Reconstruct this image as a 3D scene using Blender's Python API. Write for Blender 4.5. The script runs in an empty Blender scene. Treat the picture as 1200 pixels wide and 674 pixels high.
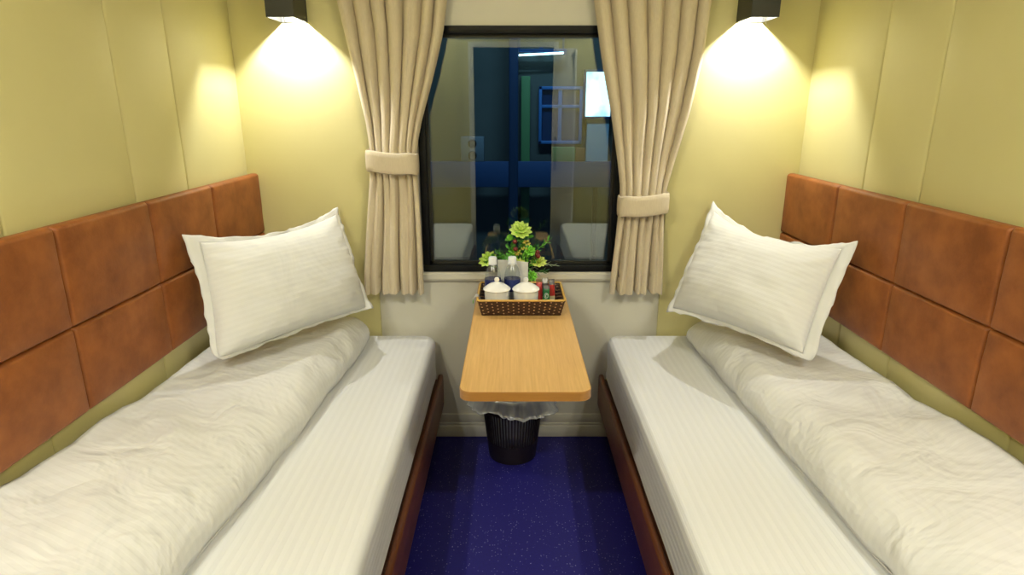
import bpy, bmesh, math, random
from mathutils import Vector, Matrix, noise

random.seed(7)
S = bpy.context.scene
COL = S.collection
PI = math.pi
sin, cos = math.sin, math.cos


def mx(x):
    """the compartment is symmetric about x = 0.04"""
    return 0.08 - x


# ------------------------------------------------------------------ materials
def new_mat(name):
    m = bpy.data.materials.new(name)
    m.use_nodes = True
    nt = m.node_tree
    return m, nt, nt.nodes['Principled BSDF']


def N(nt, typ, **kw):
    n = nt.nodes.new(typ)
    for k, v in kw.items():
        if k in n.inputs:
            n.inputs[k].default_value = v
        else:
            setattr(n, k, v)
    return n


def plain(name, rgb, rough=0.5, metal=0.0, **kw):
    m, nt, b = new_mat(name)
    b.inputs['Base Color'].default_value = (*rgb, 1)
    b.inputs['Roughness'].default_value = rough
    b.inputs['Metallic'].default_value = metal
    for k, v in kw.items():
        b.inputs[k.replace('_', ' ')].default_value = v
    return m


def mottled(name, c1, c2, scale=6.0, rough=0.5, bump=0.0, bscale=300.0, detail=4.0, stretch=(1, 1, 1), spec=0.5, bdist=0.001):
    m, nt, b = new_mat(name)
    tc = N(nt, 'ShaderNodeTexCoord')
    mp = N(nt, 'ShaderNodeMapping')
    mp.inputs['Scale'].default_value = stretch
    nt.links.new(tc.outputs['Object'], mp.inputs[0])
    n1 = N(nt, 'ShaderNodeTexNoise', Scale=scale, Detail=detail, Roughness=0.6)
    nt.links.new(mp.outputs[0], n1.inputs['Vector'])
    r = N(nt, 'ShaderNodeValToRGB')
    r.color_ramp.elements[0].position = 0.32
    r.color_ramp.elements[1].position = 0.68
    r.color_ramp.elements[0].color = (*c1, 1)
    r.color_ramp.elements[1].color = (*c2, 1)
    nt.links.new(n1.outputs['Fac'], r.inputs[0])
    nt.links.new(r.outputs[0], b.inputs['Base Color'])
    b.inputs['Roughness'].default_value = rough
    b.inputs['Specular IOR Level'].default_value = spec
    if bump:
        n2 = N(nt, 'ShaderNodeTexNoise', Scale=bscale, Detail=2.0)
        nt.links.new(tc.outputs['Object'], n2.inputs['Vector'])
        bp = N(nt, 'ShaderNodeBump', Strength=bump, Distance=bdist)
        nt.links.new(n2.outputs['Fac'], bp.inputs['Height'])
        nt.links.new(bp.outputs[0], b.inputs['Normal'])
    return m


def sheet_mat(name, c1, c2, period, use_uv, axis=(1, 0, 0), rough=0.75, sbump=0.25, wscale=7.0, wbump=0.3):
    """white sateen with woven stripes"""
    m, nt, b = new_mat(name)
    tc = N(nt, 'ShaderNodeTexCoord')
    dot = N(nt, 'ShaderNodeVectorMath', operation='DOT_PRODUCT')
    nt.links.new(tc.outputs['UV' if use_uv else 'Object'], dot.inputs[0])
    dot.inputs[1].default_value = axis
    mul = N(nt, 'ShaderNodeMath', operation='MULTIPLY')
    mul.inputs[1].default_value = 2 * PI / period
    nt.links.new(dot.outputs['Value'], mul.inputs[0])
    sn = N(nt, 'ShaderNodeMath', operation='SINE')
    nt.links.new(mul.outputs[0], sn.inputs[0])
    mr = N(nt, 'ShaderNodeMapRange')
    mr.inputs['From Min'].default_value = -0.35
    mr.inputs['From Max'].default_value = 0.35
    nt.links.new(sn.outputs[0], mr.inputs['Value'])
    mix = N(nt, 'ShaderNodeMix', data_type='RGBA')
    mix.inputs[6].default_value = (*c1, 1)
    mix.inputs[7].default_value = (*c2, 1)
    nt.links.new(mr.outputs[0], mix.inputs[0])
    nt.links.new(mix.outputs[2], b.inputs['Base Color'])
    b.inputs['Roughness'].default_value = rough
    b.inputs['Specular IOR Level'].default_value = 0.25
    b.inputs['Sheen Weight'].default_value = 0.08
    nz = N(nt, 'ShaderNodeTexNoise', Scale=wscale, Detail=3.0, Roughness=0.5, Distortion=0.6)
    nt.links.new(tc.outputs['Object'], nz.inputs['Vector'])
    b1 = N(nt, 'ShaderNodeBump', Strength=wbump, Distance=0.03)
    nt.links.new(nz.outputs['Fac'], b1.inputs['Height'])
    b2 = N(nt, 'ShaderNodeBump', Strength=sbump, Distance=0.002)
    nt.links.new(mr.outputs[0], b2.inputs['Height'])
    nt.links.new(b1.outputs[0], b2.inputs['Normal'])
    nt.links.new(b2.outputs[0], b.inputs['Normal'])
    return m


def wood_mat(name, c1, c2, scale=(60, 2.0, 60), rough=0.38):
    m, nt, b = new_mat(name)
    tc = N(nt, 'ShaderNodeTexCoord')
    mp = N(nt, 'ShaderNodeMapping')
    mp.inputs['Scale'].default_value = scale
    nt.links.new(tc.outputs['Object'], mp.inputs[0])
    n1 = N(nt, 'ShaderNodeTexNoise', Scale=2.2, Detail=6.0, Roughness=0.65, Distortion=0.5)
    nt.links.new(mp.outputs[0], n1.inputs['Vector'])
    r = N(nt, 'ShaderNodeValToRGB')
    r.color_ramp.elements[0].position = 0.3
    r.color_ramp.elements[1].position = 0.7
    r.color_ramp.elements[0].color = (*c1, 1)
    r.color_ramp.elements[1].color = (*c2, 1)
    nt.links.new(n1.outputs['Fac'], r.inputs[0])
    nt.links.new(r.outputs[0], b.inputs['Base Color'])
    b.inputs['Roughness'].default_value = rough
    return m


def floor_mat():
    m, nt, b = new_mat('navy speckled vinyl')
    tc = N(nt, 'ShaderNodeTexCoord')
    v = N(nt, 'ShaderNodeTexVoronoi', Scale=120.0)
    nt.links.new(tc.outputs['Object'], v.inputs['Vector'])
    lt = N(nt, 'ShaderNodeMath', operation='LESS_THAN')
    lt.inputs[1].default_value = 0.20
    nt.links.new(v.outputs['Distance'], lt.inputs[0])
    sep = N(nt, 'ShaderNodeSeparateColor')
    nt.links.new(v.outputs['Color'], sep.inputs[0])
    gt = N(nt, 'ShaderNodeMath', operation='GREATER_THAN')
    gt.inputs[1].default_value = 0.5
    nt.links.new(sep.outputs[0], gt.inputs[0])
    mul = N(nt, 'ShaderNodeMath', operation='MULTIPLY')
    nt.links.new(lt.outputs[0], mul.inputs[0])
    nt.links.new(gt.outputs[0], mul.inputs[1])
    nz = N(nt, 'ShaderNodeTexNoise', Scale=150.0, Detail=2.0)
    nt.links.new(tc.outputs['Object'], nz.inputs['Vector'])
    base = N(nt, 'ShaderNodeMix', data_type='RGBA')
    base.inputs[6].default_value = (0.009, 0.008, 0.095, 1)
    base.inputs[7].default_value = (0.013, 0.011, 0.17, 1)
    nt.links.new(nz.outputs['Fac'], base.inputs[0])
    dots = N(nt, 'ShaderNodeMix', data_type='RGBA')
    dots.inputs[6].default_value = (0.09, 0.08, 0.28, 1)
    dots.inputs[7].default_value = (0.24, 0.22, 0.38, 1)
    nt.links.new(sep.outputs[1], dots.inputs[0])
    mix = N(nt, 'ShaderNodeMix', data_type='RGBA')
    nt.links.new(mul.outputs[0], mix.inputs[0])
    nt.links.new(base.outputs[2], mix.inputs[6])
    nt.links.new(dots.outputs[2], mix.inputs[7])
    nt.links.new(mix.outputs[2], b.inputs['Base Color'])
    b.inputs['Roughness'].default_value = 0.5
    b.inputs['Specular IOR Level'].default_value = 0.3
    return m


def curtain_mat():
    m, nt, b = new_mat('beige linen weave')
    tc = N(nt, 'ShaderNodeTexCoord')
    mp = N(nt, 'ShaderNodeMapping')
    mp.inputs['Scale'].default_value = (400, 400, 60)
    nt.links.new(tc.outputs['Object'], mp.inputs[0])
    n1 = N(nt, 'ShaderNodeTexNoise', Scale=1.0, Detail=3.0)
    nt.links.new(mp.outputs[0], n1.inputs['Vector'])
    mix = N(nt, 'ShaderNodeMix', data_type='RGBA')
    mix.inputs[6].default_value = (0.60, 0.515, 0.375, 1)
    mix.inputs[7].default_value = (0.74, 0.65, 0.49, 1)
    nt.links.new(n1.outputs['Fac'], mix.inputs[0])
    nt.links.new(mix.outputs[2], b.inputs['Base Color'])
    b.inputs['Roughness'].default_value = 0.9
    b.inputs['Specular IOR Level'].default_value = 0.1
    b.inputs['Sheen Weight'].default_value = 0.1
    bp = N(nt, 'ShaderNodeBump', Strength=0.25, Distance=0.001)
    nt.links.new(n1.outputs['Fac'], bp.inputs['Height'])
    nt.links.new(bp.outputs[0], b.inputs['Normal'])
    return m


def glass_mat(name, color=(1, 1, 1), rough=0.0, ior=1.5):
    m = bpy.data.materials.new(name)
    m.use_nodes = True
    nt = m.node_tree
    nt.nodes.remove(nt.nodes['Principled BSDF'])
    g = N(nt, 'ShaderNodeBsdfGlass', Roughness=rough, IOR=ior)
    g.inputs['Color'].default_value = (*color, 1)
    nt.links.new(g.outputs[0], nt.nodes['Material Output'].inputs[0])
    return m


def film_mat(name, tint, amount, gloss):
    m = bpy.data.materials.new(name)
    m.use_nodes = True
    nt = m.node_tree
    nt.nodes.remove(nt.nodes['Principled BSDF'])
    tr = N(nt, 'ShaderNodeBsdfTransparent')
    tr.inputs[0].default_value = (*tint, 1)
    df = N(nt, 'ShaderNodeBsdfDiffuse')
    df.inputs[0].default_value = (0.75, 0.78, 0.82, 1)
    gl = N(nt, 'ShaderNodeBsdfGlossy', Roughness=0.18)
    m1 = N(nt, 'ShaderNodeMixShader')
    m1.inputs[0].default_value = gloss
    nt.links.new(df.outputs[0], m1.inputs[1])
    nt.links.new(gl.outputs[0], m1.inputs[2])
    m2 = N(nt, 'ShaderNodeMixShader')
    m2.inputs[0].default_value = amount
    nt.links.new(tr.outputs[0], m2.inputs[1])
    nt.links.new(m1.outputs[0], m2.inputs[2])
    nt.links.new(m2.outputs[0], nt.nodes['Material Output'].inputs[0])
    return m


def emit(name, rgb, strength):
    m, nt, b = new_mat(name)
    b.inputs['Base Color'].default_value = (*rgb, 1)
    b.inputs['Emission Color'].default_value = (*rgb, 1)
    b.inputs['Emission Strength'].default_value = strength
    return m


def screen_mat():
    m, nt, b = new_mat('backlit poster screen')
    tc = N(nt, 'ShaderNodeTexCoord')
    n1 = N(nt, 'ShaderNodeTexNoise', Scale=5.0, Detail=3.0)
    nt.links.new(tc.outputs['Object'], n1.inputs['Vector'])
    r = N(nt, 'ShaderNodeValToRGB')
    r.color_ramp.elements[0].position = 0.36
    r.color_ramp.elements[1].position = 0.5
    r.color_ramp.elements[0].color = (0.12, 0.48, 0.62, 1)
    r.color_ramp.elements[1].color = (0.50, 0.85, 1.0, 1)
    nt.links.new(n1.outputs['Fac'], r.inputs[0])
    nt.links.new(r.outputs[0], b.inputs['Emission Color'])
    b.inputs['Emission Strength'].default_value = 2.0
    b.inputs['Base Color'].default_value = (0.05, 0.05, 0.05, 1)
    return m


M = {}
M['olive'] = mottled('olive cream vinyl', (0.655, 0.60, 0.285), (0.68, 0.625, 0.305), 3.0, 0.42, 0.06, 420, spec=0.4)
M['backing'] = plain('dark seam backing', (0.20, 0.17, 0.06), 0.8)
M['white_wall'] = mottled('warm white laminate', (0.66, 0.64, 0.55), (0.70, 0.68, 0.59), 2.0, 0.45)
M['ceiling'] = plain('white ceiling laminate', (0.8, 0.79, 0.74), 0.5)
M['leather'] = mottled('tan brown leather', (0.20, 0.056, 0.011), (0.35, 0.112, 0.026), 13.0, 0.46, 0.30, 170, detail=9, spec=0.45)
M['stitch'] = plain('dark brown stitching', (0.13, 0.035, 0.01), 0.7)
M['sheet'] = sheet_mat('white striped sateen sheet', (0.73, 0.74, 0.74), (0.755, 0.765, 0.765), 0.022, False, (1, 0, 1), sbump=0.32, wbump=0.03)
M['duvet'] = sheet_mat('white striped duvet cover', (0.72, 0.72, 0.70), (0.74, 0.74, 0.72), 0.02, True, (0.3, 1, 0), sbump=0.12, wbump=0.75, wscale=8.0)
M['pillow'] = sheet_mat('white striped pillowcase', (0.77, 0.775, 0.755), (0.785, 0.79, 0.77), 0.018, True, (0, 1, 0), sbump=0.14, wbump=0.18, wscale=6.0)
M['mattress'] = plain('grey white mattress ticking', (0.62, 0.62, 0.60), 0.85)
M['curtain'] = curtain_mat()
M['brown_wood'] = wood_mat('reddish brown laminate', (0.10, 0.028, 0.008), (0.17, 0.05, 0.014), (4, 1.0, 30), 0.4)
M['dark'] = plain('dark plinth board', (0.02, 0.018, 0.025), 0.6)
M['oak'] = wood_mat('light oak laminate', (0.57, 0.335, 0.115), (0.71, 0.45, 0.175), (75, 2.5, 75), 0.35)
M['oak_edge_shaded'] = wood_mat('oak edge banding with shade', (0.34, 0.155, 0.03), (0.42, 0.20, 0.045), (3, 3, 60), 0.4)  # banding colour, made darker still to carry the edge's shading
M['floor'] = floor_mat()
M['black_frame'] = plain('black anodised aluminium', (0.005, 0.006, 0.007), 0.5, Specular_IOR_Level=0.2)
M['black_metal'] = plain('black painted metal', (0.016, 0.016, 0.013), 0.45)
M['white_metal'] = plain('white inner reflector', (0.85, 0.84, 0.8), 0.5)
M['glass'] = glass_mat('window glass', (0.96, 0.985, 0.97), 0.0, 1.62)
M['bulb'] = emit('warm bulb', (1.0, 0.93, 0.8), 6.0)
M['chrome'] = plain('grey metal', (0.4, 0.4, 0.38), 0.3, 1.0)
M['porcelain'] = plain('white porcelain', (0.84, 0.84, 0.80), 0.18)
M['plastic'] = film_mat('clear bottle plastic', (0.86, 0.90, 0.92), 0.16, 0.75)
M['cap'] = plain('white bottle cap', (0.80, 0.84, 0.88), 0.35)
M['blue_label'] = mottled('blue bottle label', (0.008, 0.014, 0.09), (0.03, 0.05, 0.22), 60.0, 0.35)
M['paper'] = mottled('white paper', (0.70, 0.70, 0.66), (0.80, 0.80, 0.76), 30, 0.8)
M['wicker'] = mottled('dark brown wicker', (0.028, 0.012, 0.007), (0.055, 0.022, 0.012), 60, 0.45)
M['wicker_light'] = plain('pale wicker strand', (0.42, 0.26, 0.13), 0.5)
M['rim'] = mottled('yellow bamboo rim', (0.55, 0.32, 0.06), (0.68, 0.44, 0.11), 40, 0.4)
M['red'] = plain('red foil', (0.42, 0.03, 0.025), 0.35)
M['green_foil'] = plain('green foil', (0.02, 0.16, 0.05), 0.35)
M['silver'] = plain('silver foil', (0.36, 0.36, 0.34), 0.35, 0.3)
M['grey_foil'] = plain('dark grey foil', (0.11, 0.10, 0.10), 0.4, 0.2)
M['cream_foil'] = plain('cream foil', (0.66, 0.58, 0.30), 0.4)
M['bin'] = plain('black plastic', (0.012, 0.008, 0.010), 0.45)
M['bag'] = film_mat('clear plastic film', (0.88, 0.90, 0.93), 0.46, 0.40)
M['lime'] = mottled('lime succulent', (0.36, 0.58, 0.06), (0.62, 0.80, 0.20), 40, 0.45)
M['yellow_green'] = mottled('yellow green succulent', (0.42, 0.55, 0.06), (0.68, 0.74, 0.22), 40, 0.45)
M['leaf'] = mottled('mid green leaf', (0.045, 0.22, 0.02), (0.14, 0.42, 0.05), 40, 0.45)
M['dark_leaf'] = mottled('dark green leaf', (0.012, 0.07, 0.012), (0.04, 0.17, 0.025), 40, 0.5)
M['bright_leaf'] = mottled('bright green leaf', (0.13, 0.48, 0.03), (0.24, 0.62, 0.06), 40, 0.45)
M['pale_leaf'] = plain('pale sage leaf', (0.32, 0.38, 0.25), 0.6)
M['berry'] = plain('dark red berry', (0.15, 0.012, 0.010), 0.3)
M['orange_bud'] = mottled('yellow orange bud', (0.60, 0.42, 0.06), (0.60, 0.66, 0.14), 70, 0.5)
M['pot'] = plain('brown pot', (0.06, 0.04, 0.03), 0.6)
M['soil'] = plain('moss', (0.03, 0.05, 0.015), 0.9)
M['platform'] = mottled('grey platform concrete', (0.10, 0.11, 0.12), (0.14, 0.15, 0.16), 4, 0.8)
M['station'] = mottled('dark station wall', (0.05, 0.065, 0.055), (0.08, 0.095, 0.08), 1.5, 0.8)
M['blue_paint'] = plain('blue paint', (0.03, 0.16, 0.42), 0.5)
M['deep_blue'] = plain('deep blue paint', (0.012, 0.055, 0.16), 0.5)
M['green_paint'] = plain('green paint', (0.07, 0.20, 0.06), 0.6)
M['pale_blue'] = plain('pale blue panel', (0.25, 0.42, 0.5), 0.6)
M['dark_glass'] = plain('dark blue pane', (0.008, 0.03, 0.09), 0.15)
M['grey_box'] = plain('pale grey box', (0.13, 0.17, 0.19), 0.6)
M['tube'] = emit('cool fluorescent tube', (0.45, 0.8, 1.0), 5.0)
M['screen'] = screen_mat()
M['terracotta'] = plain('rust brown board', (0.20, 0.08, 0.04), 0.7)


# ------------------------------------------------------------------ mesh helpers
def tag(o, label=None, cat=None, group=None, kind=None):
    if label:
        o['label'] = label
    if cat:
        o['category'] = cat
    if group:
        o['group'] = group
    if kind:
        o['kind'] = kind
    return o


def thing(name, loc, label, cat, group=None):
    o = bpy.data.objects.new(name, None)
    o.empty_display_size = 0.1
    o.location = loc
    COL.objects.link(o)
    o['wloc'] = list(loc)
    return tag(o, label, cat, group)


def wloc(o):
    w = Vector((0, 0, 0))
    while o is not None:
        w += Vector(o.location)
        o = o.parent
    return w


def obj(name, bm, mats, parent=None, smooth=40, label=None, loc=None):
    """bm is in world coordinates; the object is placed under parent"""
    me = bpy.data.meshes.new(name)
    org = Vector(loc) if loc is not None else (wloc(parent) if parent else Vector((0, 0, 0)))
    if org.length > 0:
        bmesh.ops.translate(bm, verts=bm.verts, vec=-org)
    bm.normal_update()
    bm.to_mesh(me)
    bm.free()
    for m in (mats if isinstance(mats, (list, tuple)) else [mats]):
        me.materials.append(m)
    if smooth:
        me.polygons.foreach_set('use_smooth', [True] * len(me.polygons))
        if smooth < 180:
            me.set_sharp_from_angle(angle=math.radians(smooth))
    o = bpy.data.objects.new(name, me)
    COL.objects.link(o)
    if parent:
        o.parent = parent
        o.location = org - wloc(parent)
    else:
        o.location = org
    if label:
        o['label'] = label
    return o


def BM():
    return bmesh.new()


def box(bm, lo, hi, bev=0.0, seg=2, mat=0):
    lo, hi = Vector(lo), Vector(hi)
    r = bmesh.ops.create_cube(bm, size=1.0)
    vs = r['verts']
    d, c = hi - lo, (hi + lo) / 2
    for v in vs:
        v.co = Vector((v.co.x * d.x, v.co.y * d.y, v.co.z * d.z)) + c
    fs = set(f for v in vs for f in v.link_faces)
    for f in fs:
        f.material_index = mat
    if bev > 0:
        es = list(set(e for v in vs for e in v.link_edges))
        r2 = bmesh.ops.bevel(bm, geom=es, offset=bev, segments=seg, profile=0.5, affect='EDGES')
        for f in r2['faces']:
            f.material_index = mat
    return bm


def boxes(*bs, bev=0.0):
    bm = BM()
    for lo, hi in bs:
        box(bm, lo, hi, bev)
    return bm


def grid(bm, nu, nv, f, cu=False, cv=False, uv=None, mat=0, flip=False):
    """f(i, j) -> point; cu / cv close the sheet in that direction"""
    vs = [[bm.verts.new(f(i, j)) for j in range(nv)] for i in range(nu)]
    lay = bm.loops.layers.uv.verify() if uv else None
    for i in range(nu if cu else nu - 1):
        for j in range(nv if cv else nv - 1):
            q = [(i, j), (i + 1, j), (i + 1, j + 1), (i, j + 1)]
            if flip:
                q.reverse()
            fa = bm.faces.new([vs[a % nu][b % nv] for a, b in q])
            fa.material_index = mat
            if lay:
                for lp, (a, b) in zip(fa.loops, q):
                    lp[lay].uv = uv(a, b)
    return vs


def lathe(bm, prof, c=(0, 0, 0), n=28, mat=0, sx=1.0, sy=1.0):
    """prof: list of (r, z); closes the ends with fans"""
    rows = []
    for r, z in prof:
        if r < 1e-6:
            rows.append([bm.verts.new((c[0], c[1], c[2] + z))])
        else:
            rows.append([bm.verts.new((c[0] + sx * r * cos(2 * PI * k / n), c[1] + sy * r * sin(2 * PI * k / n), c[2] + z)) for k in range(n)])
    for a, b in zip(rows, rows[1:]):
        for k in range(n):
            k2 = (k + 1) % n
            if len(a) == 1 and len(b) == 1:
                continue
            if len(a) == 1:
                f = bm.faces.new([a[0], b[k2], b[k]])
            elif len(b) == 1:
                f = bm.faces.new([a[k], a[k2], b[0]])
            else:
                f = bm.faces.new([a[k], a[k2], b[k2], b[k]])
            f.material_index = mat
    return bm


def tube(bm, pts, r, n=8, closed=False, mat=0):
    pts = [Vector(p) for p in pts]
    m = len(pts)
    rings = []
    for i, p in enumerate(pts):
        a = pts[(i - 1) % m] if (closed or i > 0) else pts[i]
        b = pts[(i + 1) % m] if (closed or i < m - 1) else pts[i]
        t = (b - a).normalized()
        up = Vector((0, 0, 1)) if abs(t.z) < 0.9 else Vector((1, 0, 0))
        x = t.cross(up).normalized()
        y = t.cross(x).normalized()
        rr = r[i] if isinstance(r, (list, tuple)) else r
        rings.append([bm.verts.new(p + rr * (cos(2 * PI * k / n) * x + sin(2 * PI * k / n) * y)) for k in range(n)])
    for i in range(m if closed else m - 1):
        A, B = rings[i], rings[(i + 1) % m]
        for k in range(n):
            f = bm.faces.new([A[k], A[(k + 1) % n], B[(k + 1) % n], B[k]])
            f.material_index = mat
    if not closed:
        bm.faces.new(rings[0][::-1]).material_index = mat
        bm.faces.new(rings[-1]).material_index = mat
    return bm


def fbm(p, o=3):
    return noise.fractal(Vector(p), 1.0, 2.0, o)


def lerp(a, b, t):
    return a + (b - a) * t


def table_lookup(tab, z):
    """tab: [(z, v0, v1, ...)] sorted by z; smooth interpolation"""
    if z <= tab[0][0]:
        return tab[0][1:]
    for a, b in zip(tab, tab[1:]):
        if z <= b[0]:
            t = (z - a[0]) / (b[0] - a[0])
            return tuple(lerp(p, q, t) for p, q in zip(a[1:], b[1:]))
    return tab[-1][1:]


def spaced(n_mid, edge):
    """0..1 samples crowded at both ends"""
    e = [0, 0.04, 0.12, 0.25, 0.45, 0.7, 1.0]
    a = [x * edge for x in e]
    b = [1 - x for x in reversed(a)]
    mid = [edge + (1 - 2 * edge) * (k + 1) / (n_mid + 1) for k in range(n_mid)]
    return a + mid + b


def padded(O, A, B, Nn, w, h, d, r, crown=0.0, nm=5, wr=0.0, base=0.12):
    """an upholstered cushion: front bulges along Nn, edges rolled over radius r"""
    O, A, B, Nn = Vector(O), Vector(A), Vector(B), Vector(Nn)
    us, vs_ = spaced(nm, r / w), spaced(nm, r / h)

    def prof(e):
        k = max(0.0, min(1.0, e / r))
        return math.sqrt(max(0.0, 1 - (1 - k) ** 2))

    def P(i, j):
        s, t = us[i], vs_[j]
        ea, eb = min(s, 1 - s) * w, min(t, 1 - t) * h
        q = prof(ea) * prof(eb)
        z = d * (base + (1 - base) * q) + crown * q * (1 - (2 * s - 1) ** 2) * (1 - (2 * t - 1) ** 2)
        p = O + A * (s * w) + B * (t * h)
        if wr:
            z += wr * q * fbm(p * 6.0)
        return p + Nn * z
    bm = BM()
    g = grid(bm, len(us), len(vs_), P)
    rim = [g[i][0] for i in range(len(us))] + [g[-1][j] for j in range(1, len(vs_))] + \
          [g[i][-1] for i in range(len(us) - 2, -1, -1)] + [g[0][j] for j in range(len(vs_) - 2, 0, -1)]
    low = []
    for v in rim:
        k = (v.co - O).dot(Nn)
        low.append(bm.verts.new(v.co - Nn * k))
    m = len(rim)
    for k in range(m):
        bm.faces.new([rim[k], low[k], low[(k + 1) % m], rim[(k + 1) % m]])
    bm.faces.new(low)
    bmesh.ops.recalc_face_normals(bm, faces=bm.faces)
    return bm


# ------------------------------------------------------------------ the room
YF = -2.36      # front bulkhead
ZC = 2.15       # ceiling
XL, XR = -0.975, 1.055

tag(obj('floor', boxes(((XL - .05, YF - 0.9, -0.05), (XR + .05, 0.06, 0.0))), M['floor'], smooth=0), kind='structure')
ceil = tag(obj('ceiling', boxes(((XL - .05, YF - 0.06, ZC), (XR + .05, 0.07, ZC + 0.05))), M['ceiling'], smooth=0), kind='structure')

seams = [0.0, -0.437, -0.70, -1.13, -1.39, -1.82, -2.08, YF]
for side in ('left', 'right'):
    L = side == 'left'
    lo, hi = (XL - 0.05, XL) if L else (XR, XR + 0.05)
    w = tag(obj('wall_' + side, boxes(((lo, YF - 0.06, -0.05), (hi, 0.07, ZC))), M['backing'], smooth=0), kind='structure')
    for a, b in zip(seams, seams[1:]):
        O = (XL if L else XR, a if L else b, 0.10)
        A = (0, -1, 0) if L else (0, 1, 0)
        if not L:
            pass
        bm = padded(O, A, (0, 0, 1), (1 if L else -1, 0, 0), a - b, ZC - 0.10, 0.010, 0.007, crown=0.006, nm=5)
        obj('padded_panel', bm, M['olive'], w, smooth=60)

# back wall: white centre with the window hole, olive side panels
WX0, WX1, WZ0, WZ1 = -0.337, 0.402, 0.705, 1.577
wb = tag(obj('wall_back', boxes(((XL - .05, 0, -0.05), (WX0, 0.07, ZC)), ((WX1, 0, -0.05), (XR + .05, 0.07, ZC)),
                                ((WX0, 0, -0.05), (WX1, 0.07, WZ0)), ((WX0, 0, WZ1), (WX1, 0.07, ZC))), M['white_wall'], smooth=0), kind='structure')
for x0, x1 in ((-0.972, -0.512), (0.569, 1.052)):
    obj('olive_panel', box(BM(), (x0, -0.014, 0.0), (x1, 0.0, ZC), 0.004), M['olive'], wb)

# front bulkhead with the doorway the camera looks through (seen mirrored in the window)
DX0, DX1, DZ = -0.28, 0.30, 1.72
wf = tag(obj('wall_front', boxes(((XL - .05, YF - 0.05, -0.05), (DX0, YF, ZC)), ((DX1, YF - 0.05, -0.05), (XR + .05, YF, ZC)),
                                 ((DX0, YF - 0.05, DZ), (DX1, YF, ZC))), M['olive'], smooth=0), kind='structure')
jm = boxes(((DX0 - 0.035, YF, 0), (DX0, YF + 0.012, DZ + 0.035)), ((DX1, YF, 0), (DX1 + 0.035, YF + 0.012, DZ + 0.035)),
           ((DX0, YF, DZ), (DX1, YF + 0.012, DZ + 0.035)))
obj('door_jamb', jm, M['white_metal'], wf, smooth=0)

dr = BM()
box(dr, (DX1 - 0.002, YF + 0.014, 0.01), (DX1 + 0.165, YF + 0.040, DZ - 0.01), 0.004)
door = tag(obj('door_1', dr, M['white_wall'], smooth=30), kind='structure')
obj('handle', box(BM(), (DX1 + 0.012, YF + 0.040, 0.85), (DX1 + 0.028, YF + 0.062, 1.10), 0.004), M['chrome'], door)
obj('edge_strip', box(BM(), (DX1 + 0.150, YF + 0.040, 0.02), (DX1 + 0.165, YF + 0.046, DZ - 0.02), 0.002), M['white_metal'], door)

# window
fy0, fy1 = -0.012, 0.065
w1 = BM()
t = 0.026
box(w1, (WX0, fy0, WZ0), (WX1, fy1, WZ0 + t), 0.003)
box(w1, (WX0, fy0, WZ1 - t), (WX1, fy1, WZ1), 0.003)
box(w1, (WX0, fy0, WZ0 + t), (WX0 + t, fy1, WZ1 - t), 0.003)
box(w1, (WX1 - t, fy0, WZ0 + t), (WX1, fy1, WZ1 - t), 0.003)
win = tag(obj('window_1', w1, M['black_frame'], smooth=30), kind='structure')
for y in (0.030, 0.052):
    obj('pane', boxes(((WX0 + 0.02, y, WZ0 + 0.02), (WX1 - 0.02, y + 0.006, WZ1 - 0.02))), M['glass'], win, smooth=0)
gk = BM()
gx0, gx1, gz0, gz1 = WX0 + t, WX1 - t, WZ0 + t, WZ1 - t
for lo, hi in (((gx0, 0.02, gz0), (gx1, 0.03, gz0 + .01)), ((gx0, 0.02, gz1 - .01), (gx1, 0.03, gz1)),
               ((gx0, 0.02, gz0), (gx0 + .01, 0.03, gz1)), ((gx1 - .01, 0.02, gz0), (gx1, 0.03, gz1))):
    box(gk, lo, hi)
obj('gasket', gk, M['black_metal'], win, smooth=0)
sl = BM()
x0, x1 = -0.40, 0.46
pr = [(0, 0.704), (-0.012, 0.704), (-0.020, 0.697), (-0.022, 0.680), (-0.016, 0.670), (0, 0.668)]
grid(sl, 2, len(pr), lambda i, j: (x0 if i == 0 else x1, pr[j][0], pr[j][1]))
sl.faces.ensure_lookup_table()
bmesh.ops.holes_fill(sl, edges=sl.edges)
bmesh.ops.recalc_face_normals(sl, faces=sl.faces)
obj('sill', sl, M['white_wall'], win, smooth=30)

bb = BM()
for (z0, z1, d) in ((0.0, 0.05, 0.016), (0.05, 0.062, 0.011), (0.062, 0.10, 0.008)):
    box(bb, (-0.96, -d, z0), (1.04, 0.0, z1), 0.003)
tag(obj('baseboard_back', bb, M['white_wall'], smooth=30), kind='structure')

rl = BM()
box(rl, (-0.70, -0.075, 2.02), (0.80, -0.045, 2.05), 0.004)
for x in (-0.6, 0.05, 0.7):
    box(rl, (x - 0.015, -0.05, 2.03), (x + 0.015, 0.0, 2.06), 0.002)
tag(obj('trim_1', rl, M['white_metal'], smooth=30), kind='structure')

# ------------------------------------------------------------------ ceiling downlights, plus an added fill panel (part of the ceiling)
def lamp_light(name, typ, loc, power, rgb, size, rot=(0, 0, 0), sy=None, spread=None):
    l = bpy.data.lights.new(name, typ)
    l.energy = power
    l.color = rgb
    if typ == 'AREA':
        l.shape = 'RECTANGLE' if sy else 'DISK'
        l.size = size
        if sy:
            l.size_y = sy
        if spread:
            l.spread = math.radians(spread)
    else:
        l.shadow_soft_size = size
    o = bpy.data.objects.new(name, l)
    o.location = loc
    o.rotation_euler = rot
    COL.objects.link(o)
    return o


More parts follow.
